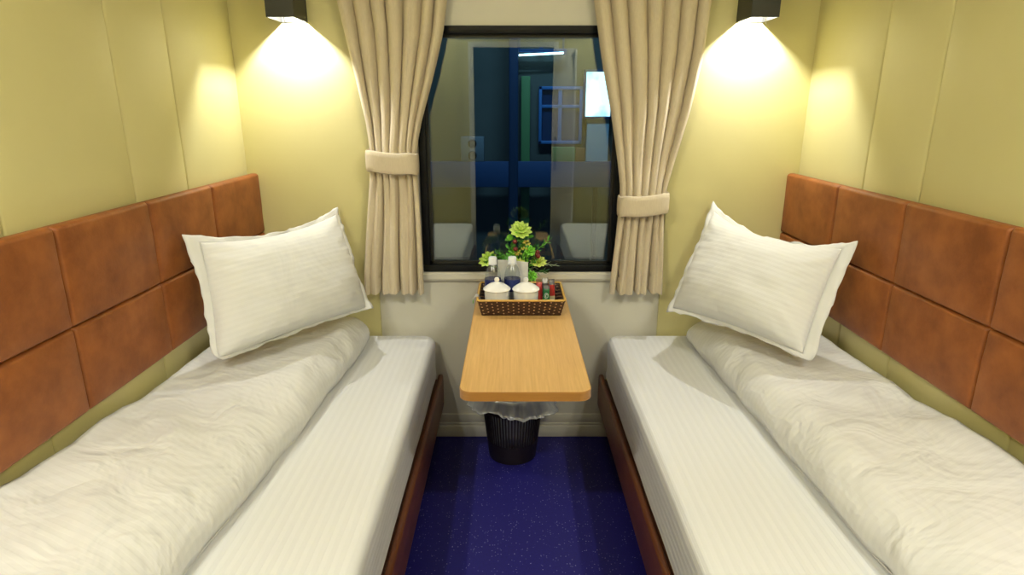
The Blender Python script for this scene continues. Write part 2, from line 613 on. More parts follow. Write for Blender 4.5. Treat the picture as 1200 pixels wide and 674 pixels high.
WARM = (1.0, 0.975, 0.90)
for x in (-0.90, -0.70, 0.98, 0.78):
    y = -2.25
    r = BM()
    lathe(r, [(0.034, 0.0), (0.046, -0.001), (0.046, -0.006), (0.040, -0.009), (0.034, -0.006), (0.034, 0.0)], (x, y, ZC), 24)
    obj('downlight', r, M['white_metal'], ceil)
    lamp_light('downlight_lamp', 'AREA', (x, y, ZC - 0.004), 7.9, WARM, 0.06)
fx = BM()  # frame made up to house the added fill light
for lo, hi in (((-0.16, -1.45, ZC - .02), (0.24, -1.43, ZC)), ((-0.16, -0.77, ZC - .02), (0.24, -0.75, ZC)),
               ((-0.16, -1.43, ZC - .02), (-0.14, -0.77, ZC)), ((0.22, -1.43, ZC - .02), (0.24, -0.77, ZC))):
    box(fx, lo, hi, 0.002)
obj('fill_light_frame', fx, M['white_metal'], ceil)
lamp_light('ceiling_fill_light', 'AREA', (0.04, -1.10, ZC - 0.005), 1.8, WARM, 0.36, sy=0.66)  # unseen soft fill added overhead to brighten the compartment

# ------------------------------------------------------------------ headboards
hs = [-0.006, -0.375, -0.715, -1.055, -1.395, -1.735, -2.075, -2.34]
for side in ('left', 'right'):
    L = side == 'left'
    xb = -0.955 if L else mx(-0.955)
    sg = 1 if L else -1
    hb = thing('padded_headboard', (xb, -1.2, 0.667), 'tan brown leather wall cushion with stitched squares along the %s wall' % side, 'headboard', 'leather wall cushions')
    bk = BM()
    box(bk, (min(xb, xb + sg * 0.014), hs[-1], 0.669), (max(xb, xb + sg * 0.014), hs[0], 1.072), 0.003)
    obj('backing_board', bk, M['stitch'], hb)
    for row, (z0, z1) in enumerate(((0.667, 0.8597), (0.8603, 1.077))):
        for a, b in zip(hs, hs[1:]):
            a2, b2 = a - 0.0003, b + 0.0003
            O = (xb + sg * 0.006, a2 if L else b2, z0)
            A = (0, -1, 0) if L else (0, 1, 0)
            bm = padded(O, A, (0, 0, 1), (sg, 0, 0), a2 - b2, z1 - z0, 0.024, 0.010, crown=0.005, nm=8, wr=0.002, base=0.45)
            obj('leather_square', bm, M['leather'], hb, smooth=70)

# ------------------------------------------------------------------ beds
def bed(side):
    L = side == 'left'
    q = (lambda x: x) if L else mx
    e_m = -0.296 if L else -0.287           # aisle edge of the mattress (left frame)
    def bx(x0, x1, *r, **k):
        a, b = sorted((q(x0), q(x1)))
        return a, b
    base = thing('bed_base', (q(-0.62), -1.15, 0.0), 'reddish brown wooden bed base under the %s mattress, raised on a dark plinth' % side, 'bed', 'bed bases')
    a, b = bx(e_m + 0.001, e_m + 0.021)
    obj('side_board', box(BM(), (a, -2.30, 0.150), (b, -0.018, 0.285), 0.008, 3), M['brown_wood'], base)
    a, b = bx(-0.955, e_m + 0.001)
    obj('slat_deck', box(BM(), (a, -2.30, 0.235), (b, -0.018, 0.262), 0.003), M['brown_wood'], base)
    a, b = bx(-0.955, -0.40)
    obj('plinth', box(BM(), (a, -2.28, 0.0), (b, -0.03, 0.235), 0.003), M['dark'], base)
    # mattress with a fitted sheet
    a, b = bx(-0.952, e_m - 0.007)
    mt = thing('mattress', (q(-0.62), -1.15, 0.262), 'white mattress in a striped fitted sheet on the %s bed base' % side, 'mattress', 'mattresses')
    obj('core', box(BM(), (a, -2.296, 0.263), (b, -0.024, 0.40), 0.03, 4), M['mattress'], mt, label='grey white lower edge of the mattress below the sheet')
    a, b = bx(-0.957, e_m)
    bm = BM()
    x0, x1, y0, y1, z0, z1 = a, b, -2.30, -0.02, 0.292, 0.456
    cr, er = 0.05, 0.028                      # plan corner radius, top edge radius
    def ring(inset, z, wob=0.0):
        pts = []
        r = max(cr - inset, 0.012)
        for cx, cy, a0 in ((x1 - cr, y1 - cr, 0), (x0 + cr, y1 - cr, 90), (x0 + cr, y0 + cr, 180), (x1 - cr, y0 + cr, 270)):
            for k in range(7):
                an = math.radians(a0 + 15 * k)
                pts.append(Vector((cx + r * cos(an), cy + r * sin(an), z)))
        out = []
        m = len(pts)
        for i in range(m):
            p, p2 = pts[i], pts[(i + 1) % m]
            n = max(1, int((p2 - p).length / 0.04))
            for k in range(n):
                out.append(p.lerp(p2, k / n))
        return out
    rows = [(0.010, z0 + 0.002), (0.001, z0), (0.0, z0 + 0.01), (0.003, 0.335), (0.001, 0.38)]
    rows += [(er * (1 - cos(math.radians(an))), z1 - er + er * sin(math.radians(an))) for an in (0, 18, 36, 54, 72, 90)]
    ringsv = []
    for inset, z in rows:
        # every ring takes the same samples: scale the outer ring inwards
        pr = []
        for p in ring(0, z):
            c = Vector((min(max(p.x, x0 + cr), x1 - cr), min(max(p.y, y0 + cr), y1 - cr), z))
            d = p - c
            if d.length > 1e-6:
                p2 = c + d * (1 - inset / cr)
            else:
                p2 = p
            w = 0.0022 * fbm((p2.x * 9, p2.y * 5, p2.z * 16)) if 0.3 < z < 0.45 else 0.0
            if d.length > 1e-6:
                p2 = p2 + d.normalized() * w
            if z < 0.31:
                p2.z += 0.008 * fbm((p2.x * 3 + 4, p2.y * 3, 0.0))
            pr.append(bm.verts.new(p2))
        ringsv.append(pr)
    for A, B in zip(ringsv, ringsv[1:]):
        for k in range(len(A)):
            bm.faces.new([A[k], A[(k + 1) % len(A)], B[(k + 1) % len(A)], B[k]])
    bm.faces.new(ringsv[-1])
    bmesh.ops.recalc_face_normals(bm, faces=bm.faces)
    obj('fitted_sheet', bm, M['sheet'], mt, smooth=50)


bed('left')
bed('right')


# ------------------------------------------------------------------ duvets
def duvet(side, edge_tab, seed):
    """edge_tab: (y, x of the aisle edge in the left frame, height at edge, height at wall)"""
    L = side == 'left'
    q = (lambda x: x) if L else mx
    zb = 0.457
    xw = -0.950
    yend, yfront = edge_tab[-1][0], edge_tab[0][0]
    us = [0, .006, .015, .03, .05] + [0.05 + 0.80 * (k + 1) / 26 for k in range(26)] + [.875, .90, .922, .942, .958, .972, .983, .991, .997, 1.0]
    ny = 120
    ln = yend - yfront
    vv = [k / (ny - 1) for k in range(ny)]
    vv = [0.5 - 0.5 * math.copysign(abs(cos(PI * v)) ** 0.75, cos(PI * v)) for v in vv]
    zt = {}

    def P(i, j):
        u, v = us[i], vv[j]
        y = yfront + v * ln
        xe, he, hw = table_lookup(edge_tab, y)
        xe += 0.006 * fbm((0.0, y * 5 + seed, 3.0))
        u2 = u
        x = lerp(xw, xe, u2)
        h = lerp(hw, he, min(1, u * 1.1))
        e_edge = (1 - u) * (xe - xw)
        r = 0.052
        k = min(1.0, e_edge / r)
        R = (1 - (1 - k) ** 2.4) ** 0.5
        k2 = min(1.0, u * (xe - xw) / 0.02)
        R *= (1 - (1 - k2) ** 2) ** 0.5
        ve = min((1 - v) * ln / 0.075, v * ln / 0.06, 1.0)
        R2 = (1 - (1 - ve) ** 2.4) ** 0.5
        wr = 0.016 * fbm((x * 5 + seed, y * 2.6, 1.7), 2) + 0.009 * fbm((x * 9 - y * 7, y * 9 + x * 4 + seed, 5.1), 3)
        # long soft drape folds running diagonally from the aisle edge
        fold = 0.010 * sin((x * 0.9 + y * 0.55) * 34 + 3 * fbm((x * 3, y * 2, seed))) * max(0.0, fbm((x * 2.4, y * 1.8 + seed, 9.0)) + 0.25)
        damp = lerp(1.0, 0.35, max(0.0, min(1.0, (y + 0.85) / 0.15)))
        z = zb + (h + (wr + fold) * damp) * R * R2
        # the folded edge bulges out over the mattress before it tucks under
        x += 0.022 * max(0.0, 1 - k) ** 0.6 * sin(PI * min(1, R)) * R2
        x += 0.007 * (1 - k) * R2 * fbm((y * 9, z * 14, seed + 3))
        return Vector((q(x), y - (0.012 * fbm((x * 8, seed, 2)) if v > 0.9 else 0), z))
    bm = BM()
    uvf = lambda i, j: (us[i] * 0.35, vv[j] * ln)
    g = grid(bm, len(us), ny, P, uv=uvf, flip=not L)
    nu = len(us)
    b = [[None] * ny for _ in range(nu)]
    # flat underside closes the volume
    rim = [g[i][0] for i in range(nu)] + [g[-1][j] for j in range(1, ny)] + [g[i][-1] for i in range(nu - 2, -1, -1)] + [g[0][j] for j in range(ny - 2, 0, -1)]
    bm.faces.new(rim)
    bmesh.ops.recalc_face_normals(bm, faces=bm.faces)
    edge = [Vector(g[-1][j].co) for j in range(2, ny - 2)]
    end = [Vector(g[i][-1].co) for i in range(nu - 3, 4, -1)]
    base = (q(-0.77), -1.2, zb)
    root = thing('duvet', base, 'white striped duvet folded lengthwise along the %s wall, its end under the %s pillow' % (side, side), 'duvet', 'folded duvets')
    obj('cover', bm, M['duvet'], root, smooth=180)
    hm = BM()
    tube(hm, [Vector((p.x, p.y, p.z + 0.0025)) for p in edge[::2]], 0.002, 6)
    obj('hem', hm, M['duvet'], root)


duvet('left', [(-2.25, -0.66, 0.135, 0.20), (-1.31, -0.625, 0.125, 0.20), (-1.09, -0.602, 0.12, 0.185), (-0.85, -0.585, 0.120, 0.155),
               (-0.68, -0.570, 0.126, 0.145), (-0.45, -0.556, 0.126, 0.140), (-0.20, -0.545, 0.124, 0.130), (-0.085, -0.545, 0.104, 0.10)], 2.3)
duvet('right', [(-2.25, -0.70, 0.13, 0.19), (-1.15, -0.628, 0.125, 0.18), (-0.80, -0.617, 0.115, 0.155), (-0.65, -0.612, 0.118, 0.145), (-0.35, -0.600, 0.118, 0.138),
                (-0.15, -0.592, 0.096, 0.10), (-0.075, -0.592, 0.095, 0.11)], 8.9)


# ------------------------------------------------------------------ pillows
def pillow(side, TL, TR, BL, BR, pin, fle, seed, thick=0.080, back=0.050):
    """corners in space; pin = inward bow of (left, right, top, bottom) edges as a share of the half size"""
    TL, TR, BL, BR = map(Vector, (TL, TR, BL, BR))
    n = ((BR - BL).cross(TL - BL)).normalized()
    if n.y > 0:
        n = -n
    W = ((BR - BL).length + (TR - TL).length) / 2
    Hh = ((TL - BL).length + (TR - BR).length) / 2
    fL, fR, fT, fB = [2 * e / d for e, d in zip(fle, (W, W, Hh, Hh))]
    sh = lambda a, b: a * (1 - (fR if a > 0 else fL * (1 if side == 'right' else lerp(0.3, 1, (b + 1) / 2))))
    tv = lambda b: b * (1 - (fT if b > 0 else fB))

    def plane(s, t):
        a = s
        b = t
        s2 = a * (1 - (pin[0] if a < 0 else pin[1]) * (1 - b * b) * abs(a) ** 1.5)
        t2 = b * (1 - (pin[3] if b < 0 else pin[2]) * (1 - a * a) * abs(b) ** 1.5)
        p = BL.lerp(BR, (s2 + 1) / 2).lerp(TL.lerp(TR, (s2 + 1) / 2), (t2 + 1) / 2)
        if side == 'right' and a > 0:
            p = p.lerp((TL + TR + BL + BR) / 4, (0.07 if b < 0 else 0.025) * abs(a * b) ** 8)
        if side == 'left' and a < 0 and b < 0:
            p = p.lerp((TL + TR + BL + BR) / 4, 0.085 * abs(a * b) ** 7)
        return p

    nu, nv = 54, 44
    def smp(k, m):
        c = -cos(PI * k / (m - 1))
        return lerp(2 * k / (m - 1) - 1, c, 0.65)

    def body(front):
        def P(i, j):
            sb, tb = smp(i, nu), smp(j, nv)
            s, t_ = sh(sb, tb), tv(tb)
            pr = ((1 - abs(sb) ** 2.6) * (1 - abs(tb) ** 2.6))
            pr = max(0.0, pr) ** 0.52
            p = plane(s, t_)
            k = thick if front else -back
            # weight of the filling sits low
            k *= 1.0 - 0.30 * tb * (1 if front else 0)
            wr = 0.0
            if front:
                edge = 1 - min(1 - abs(sb), 1 - abs(tb))
                wr = 0.008 * fbm((s * 1.8 + seed, t_ * 1.6, 0.3), 2) + 0.0018 * fbm((s * 5 + seed, t_ * 5, 4.0), 3)
                # puckers radiating from the seam
                ang = math.atan2(tb, sb)
                wr += 0.0045 * sin(ang * 26 + 4 * fbm((s, t_, seed))) * edge ** 5
            return p + n * (k * pr + wr * min(1, pr * 1.6))
        return P
    root = thing('pillow', (BL + BR) / 2, PIL[side], 'pillow', 'bed pillows')
    bm = BM()
    uvf = lambda i, j: (smp(i, nu) * W / 2, smp(j, nv) * Hh / 2)
    grid(bm, nu, nv, body(True), uv=uvf)
    grid(bm, nu, nv, body(False), uv=uvf, flip=True)
    bmesh.ops.remove_doubles(bm, verts=bm.verts, dist=0.0006)
    bmesh.ops.recalc_face_normals(bm, faces=bm.faces)
    obj('body', bm, M['pillow'], root, smooth=180)
    # flange border
    fb = BM()
    path = []
    m = 44
    for k in range(m):
        path.append((lerp(-1, 1, k / m), -1))
    for k in range(m):
        path.append((1, lerp(-1, 1, k / m)))
    for k in range(m):
        path.append((lerp(1, -1, k / m), 1))
    for k in range(m):
        path.append((-1, lerp(1, -1, k / m)))
    cr = [(0.0, -1), (0.3, -1), (0.65, -1), (1.0, -1), (1.0, 1), (0.65, 1), (0.3, 1), (0.0, 1)]
    np_ = len(path)

    def F(i, j):
        s, t_ = path[i % np_]
        o, sd = cr[j % len(cr)]
        a, b = 0.985 * sh(s, t_), 0.985 * tv(t_)
        p = plane(lerp(a, s, o), lerp(b, t_, o))
        ang = i / np_ * 2 * PI
        wv = (0.003 * sin(ang * 23 + seed + 5 * fbm((s * 2, t_ * 2, seed))) + 0.016 * fbm((s * 2.2 + seed, t_ * 2.2, 7.0), 2)) * o
        inpl = 0.006 * fbm((s * 6, t_ * 6, seed)) * o * (1 if abs(t_) > 0.99 else 0)
        return p + n * (wv + sd * 0.0016 - 0.002) + (TL - BL).normalized() * inpl
    grid(fb, np_, len(cr), F, cu=True, cv=True, uv=lambda i, j: (0.0, 0.004 * j))
    bmesh.ops.recalc_face_normals(fb, faces=fb.faces)
    obj('flange_border', fb, M['pillow'], root, smooth=180)


PIL = {'left': 'plump white striped pillow with a flat flange, leaning on the left leather wall cushion',
       'right': 'plump white striped pillow with a flat flange, leaning on the right leather wall cushion'}
pillow('left', (-0.903, -0.624, 0.973), (-0.630, -0.052, 0.962), (-0.819, -0.733, 0.630), (-0.496, -0.210, 0.622), (0.06, 0.02, 0.24, 0.06), (0.045, 0.026, 0.022, 0.010), 1.3)
pillow('right', (0.726, -0.062, 0.983), (0.980, -0.590, 0.951), (0.537, -0.244, 0.625), (0.843, -0.700, 0.619), (0.03, 0.06, 0.34, 0.09), (0.022, 0.042, 0.028, 0.016), 5.2)


# ------------------------------------------------------------------ curtains
def curtain(side, tab, ztie, seed, nf, label):
    """tab rows: (z, x outer/left, x right, fold depth)"""
    zb, zt = 0.640, 2.02
    yc = -0.062
    rnd = random.Random(seed)
    # uneven fold widths
    ws = [rnd.uniform(0.75, 1.3) for _ in range(nf)]
    tot = sum(ws)
    cum = [0]
    for w in ws:
        cum.append(cum[-1] + w / tot)
    per = 16
    us, ph = [], []
    for k in range(nf):
        for m in range(per):
            us.append(lerp(cum[k], cum[k + 1], m / per))
            ph.append((k, m / per))
    us.append(1.0)
    ph.append((nf - 1, 1.0))
    dep = [rnd.uniform(0.75, 1.15) for _ in range(nf)]

    def point(i, z):
        x0, x1, A = table_lookup(tab, z)
        u = us[i]
        k, f = ph[i]
        e = abs(2 * f - 1)
        ridge = 1 - e ** 4.5
        lowf = max(0.0, min(1.0, (ztie - 0.03 - z) / 0.12))
        bnd = k if f < 0.5 else k + 1
        if lowf > 0 and bnd % 2 == (1 if side == 'left' else 0):
            ridge = lerp(ridge, 1 - 0.25 * e ** 4.5, lowf)       # folds pair up below the tie
        ridge += 0.10 * (1 - e * e)
        lean = 0.0022 * sin(z * 9 + k * 1.7 + seed)
        y = yc - 0.95 * A * (ridge * lerp(1.0, dep[k], 0.6) - 0.45) - 0.004 * fbm((u * 9, z * 3, seed))
        # the bundle is rounder where it is tied
        bul = 1 - (2 * u - 1) ** 2
        tie = math.exp(-((z - ztie) / 0.10) ** 2)
        y -= 0.022 * bul * tie
        # the lower hem swings between folds
        x = lerp(x0, x1, u) + lean + 0.25 * A * sin(2 * PI * f) * 0.35
        zz = z - ((0.008 * fbm((u * 3, seed, 0)) + 0.007 * (ridge - 0.5)) * max(0.0, min(1.0, (0.76 - z) / 0.12)))
        return Vector((x, y, zz))
    root = thing('curtain', ((tab[0][1] + tab[0][2]) / 2, yc, zb), label, 'curtain', 'window curtains')

    def cloth(z0, z1, nz, off, th):
        bm = BM()
        zs = [lerp(z0, z1, k / (nz - 1)) for k in range(nz)]
        F = grid(bm, len(us), nz, lambda i, j: point(i, zs[j]) + Vector((0, -off, 0)))
        B = grid(bm, len(us), nz, lambda i, j: point(i, zs[j]) + Vector((0, -off + th, 0)), flip=True)
        n_, m_ = len(us), nz
        def rimof(G):
            return [G[i][0] for i in range(n_)] + [G[-1][j] for j in range(1, m_)] + [G[i][-1] for i in range(n_ - 2, -1, -1)] + [G[0][j] for j in range(m_ - 2, 0, -1)]
        a, b = rimof(F), rimof(B)
        for k in range(len(a)):
            bm.faces.new([a[k], b[k], b[(k + 1) % len(a)], a[(k + 1) % len(a)]])
        bmesh.ops.recalc_face_normals(bm, faces=bm.faces)
        return bm
    obj('drape', cloth(zb + 0.058, zt, 70, 0.0, 0.003), M['curtain'], root, smooth=70)
    obj('hem', cloth(zb, zb + 0.0581, 6, 0.0001, 0.0031), M['curtain'], root, smooth=60)
    # tieback band
    x0, x1, A = table_lookup(tab, ztie)
    cx, hx = (x0 + x1) / 2, (x1 - x0) / 2 + 0.006
    tb = BM()
    nn = 56
    sec = [(-1, -1), (-0.9, 0.6), (-0.5, 1), (0, 1.1), (0.5, 1), (0.9, 0.6), (1, -1), (0.5, -1.2), (-0.5, -1.2)]

    def T(i, j):
        an = 2 * PI * i / nn
        h, d = sec[j]
        c, s_ = cos(an), sin(an)
        px = cx + (hx + 0.003 * d) * math.copysign(abs(c) ** 0.55, c)
        py = yc - 0.014 + (0.050 + 0.003 * d) * math.copysign(abs(s_) ** 0.8, s_)
        skew = 0.020 * (px - cx) / hx * (-1 if side == 'left' else 1) * 0.35
        return Vector((px, min(py, -0.017), ztie + h * 0.037 + skew + 0.002 * sin(an * 5)))
    grid(tb, nn, len(sec), T, cu=True, cv=True)
    bmesh.ops.recalc_face_normals(tb, faces=tb.faces)
    obj('tieback', tb, M['curtain'], root, smooth=180)


curtain('left', [(0.636, -0.560, -0.330, 0.044), (0.72, -0.553, -0.332, 0.040), (0.90, -0.530, -0.334, 0.028), (1.05, -0.512, -0.336, 0.020), (1.123, -0.505, -0.338, 0.016),
                 (1.19, -0.508, -0.330, 0.018), (1.26, -0.515, -0.315, 0.022), (1.40, -0.538, -0.274, 0.028), (1.55, -0.563, -0.234, 0.032), (1.66, -0.583, -0.215, 0.034), (2.05, -0.64, -0.19, 0.036)],
        1.123, 3, 7, 'pleated beige linen curtain tied back at the left side of the window')
curtain('right', [(0.636, 0.366, 0.566, 0.044), (0.76, 0.374, 0.563, 0.036), (0.90, 0.384, 0.558, 0.022), (0.975, 0.388, 0.553, 0.016),
                  (1.04, 0.386, 0.562, 0.018), (1.15, 0.370, 0.586, 0.022), (1.30, 0.345, 0.620, 0.028), (1.48, 0.305, 0.652, 0.033), (1.66, 0.270, 0.668, 0.036), (2.05, 0.22, 0.71, 0.038)],
        0.975, 11, 7, 'pleated beige linen curtain tied back at the right side of the window')


# ------------------------------------------------------------------ wall lamps
def sconce(side, x0, x1):
    zb, zt = 1.585, 1.80
    yb, yf = -0.016, -0.152
    root = thing('wall_lamp', ((x0 + x1) / 2, yb, zb), 'black rectangular downward wall lamp shining on the wall above the %s pillow' % side, 'lamp', 'wall lamps')
    th = 0.004
    bm = boxes(((x0, yf, zb), (x1, yf + th, zt)), ((x0, yb - th, zb), (x1, yb, zt)), ((x0, yf + th, zb), (x0 + th, yb - th, zt)), ((x1 - th, yf + th, zb), (x1, yb - th, zt)),
               ((x0, yf, zt), (x1, yb, zt + th)))
    obj('housing', bm, M['black_metal'], root, smooth=0)
    cx, cy = (x0 + x1) / 2, (yb + yf) / 2
    rb = BM()
    lathe(rb, [(0.0, 0.115), (0.016, 0.115), (0.016, 0.085), (0.0, 0.085)], (cx, cy - 0.034, zb), 16)
    tube(rb, [(cx, cy - 0.034, zb + 0.115), (cx, cy - 0.034, zt)], 0.006, 8)
    obj('socket', rb, M['white_metal'], root)
    bl = BM()
    lathe(bl, [(0.0, 0.085), (0.012, 0.085), (0.016, 0.075), (0.018, 0.063), (0.015, 0.052), (0.008, 0.046), (0.0, 0.045)], (cx, cy - 0.034, zb), 18)
    obj('bulb', bl, M['bulb'], root)
    wr = BM()
    tube(wr, [(cx + 0.006, yf + 0.012, zb + 0.03), (cx + 0.007, yf + 0.012, zb), (cx + 0.009, yf + 0.014, zb - 0.010), (cx + 0.012, yf + 0.016, zb - 0.020)], 0.0011, 6)
    obj('wire_tail', wr, M['chrome'], root)
    lamp_light('sconce_light', 'POINT', (cx, cy - 0.034, zb + 0.040), 11.5, (1.0, 0.99, 0.96), 0.007)


sconce('left', -0.786, -0.696)
sconce('right', 0.764, 0.854)

# ------------------------------------------------------------------ folding table
TZ = 0.655
tb = thing('wall_table', (0.032, -0.47, TZ - 0.026), 'narrow light oak shelf table fixed under the window between the beds', 'table')


def table_outline(x0, x1, y0, y1, r, n=8):
    pts = [(x0, y1), (x0, y0 + r)]
    pts += [(x0 + r - r * cos(PI / 2 * k / n), y0 + r - r * sin(PI / 2 * k / n)) for k in range(1, n + 1)]
    pts += [(x1 - r + r * sin(PI / 2 * k / n), y0 + r - r * cos(PI / 2 * k / n)) for k in range(0, n + 1)]
    pts += [(x1, y1)]
    return pts


def slab(outline, z0, z1, cap=True):
    bm = BM()
    a = [bm.verts.new((x, y, z0)) for x, y in outline]
    b = [bm.verts.new((x, y, z1)) for x, y in outline]
    m = len(a)
    for k in range(m):
        bm.faces.new([a[k], a[(k + 1) % m], b[(k + 1) % m], b[k]])
    bm.faces.new(a[::-1])
    bm.faces.new(b)
    bmesh.ops.recalc_face_normals(bm, faces=bm.faces)
    return bm


tx0, tx1, ty0, ty1 = -0.128, 0.193, -0.940, -0.001
bm = slab(table_outline(tx0 + 0.0015, tx1 - 0.0015, ty0 + 0.0015, ty1, 0.030), TZ - 0.025, TZ)
obj('tabletop', bm, M['oak'], tb, smooth=30)
o1 = table_outline(tx0, tx1, ty0, ty1, 0.0315)
o2 = table_outline(tx0 + 0.002, tx1 - 0.002, ty0 + 0.002, ty1, 0.0295)
eb = BM()
secz = [(0, TZ - 0.0245), (0, TZ - 0.0015), (1, TZ - 0.0002), (1, TZ - 0.0255)]
rings = [[eb.verts.new(((o2 if k else o1)[i][0], (o2 if k else o1)[i][1], z)) for k, z in secz] for i in range(len(o1))]
for A, B in zip(rings, rings[1:]):
    for k in range(4):
        eb.faces.new([A[k], A[(k + 1) % 4], B[(k + 1) % 4], B[k]])
bmesh.ops.recalc_face_normals(eb, faces=eb.faces)
obj('edge_band', eb, M['oak_edge_shaded'], tb, smooth=40, label='oak band round the edge, darkened by painted shade')
br = BM()
box(br, (-0.02, -0.30, TZ - 0.033), (0.085, -0.001, TZ - 0.025), 0.002)
box(br, (0.02, -0.26, 0.50), (0.045, -0.02, TZ - 0.033), 0.002)
box(br, (-0.01, -0.020, 0.42), (0.075, -0.001, TZ - 0.033), 0.002)
obj('wall_bracket', br, M['chrome'], tb, smooth=30)

# ------------------------------------------------------------------ basket
bk = thing('wicker_basket', (0.030, -0.290, TZ), 'rectangular dark brown wicker tray basket with a yellow rim on the table', 'basket')
bot = (-0.098, 0.158, -0.380, -0.200)
top = (-0.111, 0.171, -0.396, -0.184)
bz0, bz1 = TZ + 0.001, TZ + 0.056


def wallq(k, t):
    """corner k of the basket's outer wall at height share t"""
    x = [lerp(bot[0], top[0], t), lerp(bot[1], top[1], t)]
    y = [lerp(bot[2], top[2], t), lerp(bot[3], top[3], t)]
    return Vector(((x[0], x[1], x[1], x[0])[k % 4], (y[0], y[0], y[1], y[1])[k % 4], lerp(bz0, bz1, t)))


box(bmf := BM(), (bot[0] + 0.002, bot[2] + 0.002, bz0), (bot[1] - 0.002, bot[3] - 0.002, bz0 + 0.004), 0.001)
obj('bottom', bmf, M['wicker'], bk)
ctr = Vector((0.030, -0.290, 0))
for k, nm in enumerate(('front', 'side', 'back', 'side')):
    wv = BM()
    nc = 36 if k % 2 == 0 else 24
    nr = 9
    c0, c1 = wallq(k, 0), wallq(k + 1, 0)
    along = (c1 - c0).normalized()
    outw = Vector((along.y, -along.x, 0))
    rows_, cols_ = nr * 4, nc * 4

    def WP(i, j, ins):
        a, t_ = i / cols_, j / rows_
        p = wallq(k, t_).lerp(wallq(k + 1, t_), a)
        b = sin(PI * (t_ * nr)) ** 2 * 0.0016 * (0.6 + 0.4 * cos(PI * a * nc + PI * int(t_ * nr)))
        return p + outw * (b - ins)
    F = grid(wv, cols_ + 1, rows_ + 1, lambda i, j: WP(i, j, 0.0))
    B = grid(wv, cols_ + 1, rows_ + 1, lambda i, j: WP(i, j, 0.004), flip=True)
    for i in range(cols_):
        for j in (0, rows_):
            wv.faces.new([F[i][j], F[i + 1][j], B[i + 1][j], B[i][j]])
    for j in range(rows_):
        for i in (0, cols_):
            wv.faces.new([F[i][j], F[i][j + 1], B[i][j + 1], B[i][j]])
    # pale strands showing between the dark ones
    ncol = 16 if k % 2 == 0 else 11
    for cidx in range(ncol):
        for ridx in range(4):
            a = (cidx + 0.5) / ncol
            t_ = 0.14 + 0.215 * ridx + (0.10 if cidx % 2 else 0.0)
            if t_ > 0.93:
                continue
            for ins in (-0.0015, 0.0052):
                p = wallq(k, t_).lerp(wallq(k + 1, t_), a) - outw * ins
                r = bmesh.ops.create_uvsphere(wv, u_segments=8, v_segments=5, radius=1.0)
                for v in r['verts']:
                    v.co = p + along * (v.co.x * 0.0030) + outw * (v.co.y * 0.0014) + Vector((0, 0, v.co.z * 0.0019))
                for f in set(f for v in r['verts'] for f in v.link_faces):
                    f.material_index = 1
    bmesh.ops.recalc_face_normals(wv, faces=wv.faces)
    obj('woven_wall', wv, [M['wicker'], M['wicker_light']], bk, smooth=60)
rm = BM()
loop = []
for k in range(4):
    a, b = wallq(k, 1), wallq(k + 1, 1)
    for m in range(12):
        loop.append(a.lerp(b, lerp(0.02, 0.98, m / 11)))
tube(rm, [p + Vector((0, 0, 0.0005)) for p in loop], 0.0034, 8, closed=True)
obj('rim', rm, M['rim'], bk)


# ------------------------------------------------------------------ cups
def cup(x, y, label, ha):
    z = bz0 + 0.0045
    root = thing('lidded_cup', (x, y, z), label, 'cup', 'white lidded cups')
    bm = BM()
    lathe(bm, [(0.0, 0.0), (0.024, 0.0), (0.026, 0.003), (0.034, 0.012), (0.0395, 0.030), (0.041, 0.055), (0.041, 0.070), (0.039, 0.070), (0.0385, 0.055), (0.036, 0.030), (0.0, 0.012)], (x, y, z), 40)
    bmesh.ops.recalc_face_normals(bm, faces=bm.faces)
    obj('body', bm, M['porcelain'], root)
    hb = BM()
    tube(hb, [(x + r_ * cos(ha), y + r_ * sin(ha), z + h_) for r_, h_ in ((0.040, 0.056), (0.053, 0.054), (0.057, 0.042), (0.052, 0.028), (0.038, 0.024))], 0.0035, 8)
    obj('handle', hb, M['porcelain'], root)
    ld = BM()
    lathe(ld, [(0.0, 0.0705), (0.0445, 0.0705), (0.0455, 0.0725), (0.0440, 0.0755), (0.034, 0.083), (0.022, 0.0905), (0.010, 0.094), (0.0065, 0.096), (0.0075, 0.100), (0.0085, 0.105), (0.0065, 0.110), (0.0, 0.112)], (x, y, z), 40)
    bmesh.ops.recalc_face_normals(ld, faces=ld.faces)
    obj('lid', ld, M['porcelain'], root)


cup(-0.050, -0.332, 'white porcelain cup with a knobbed lid, left of the two in the basket', 0.9)
cup(0.046, -0.334, 'white porcelain cup with a knobbed lid, right of the two, next to the sachets', 1.45)


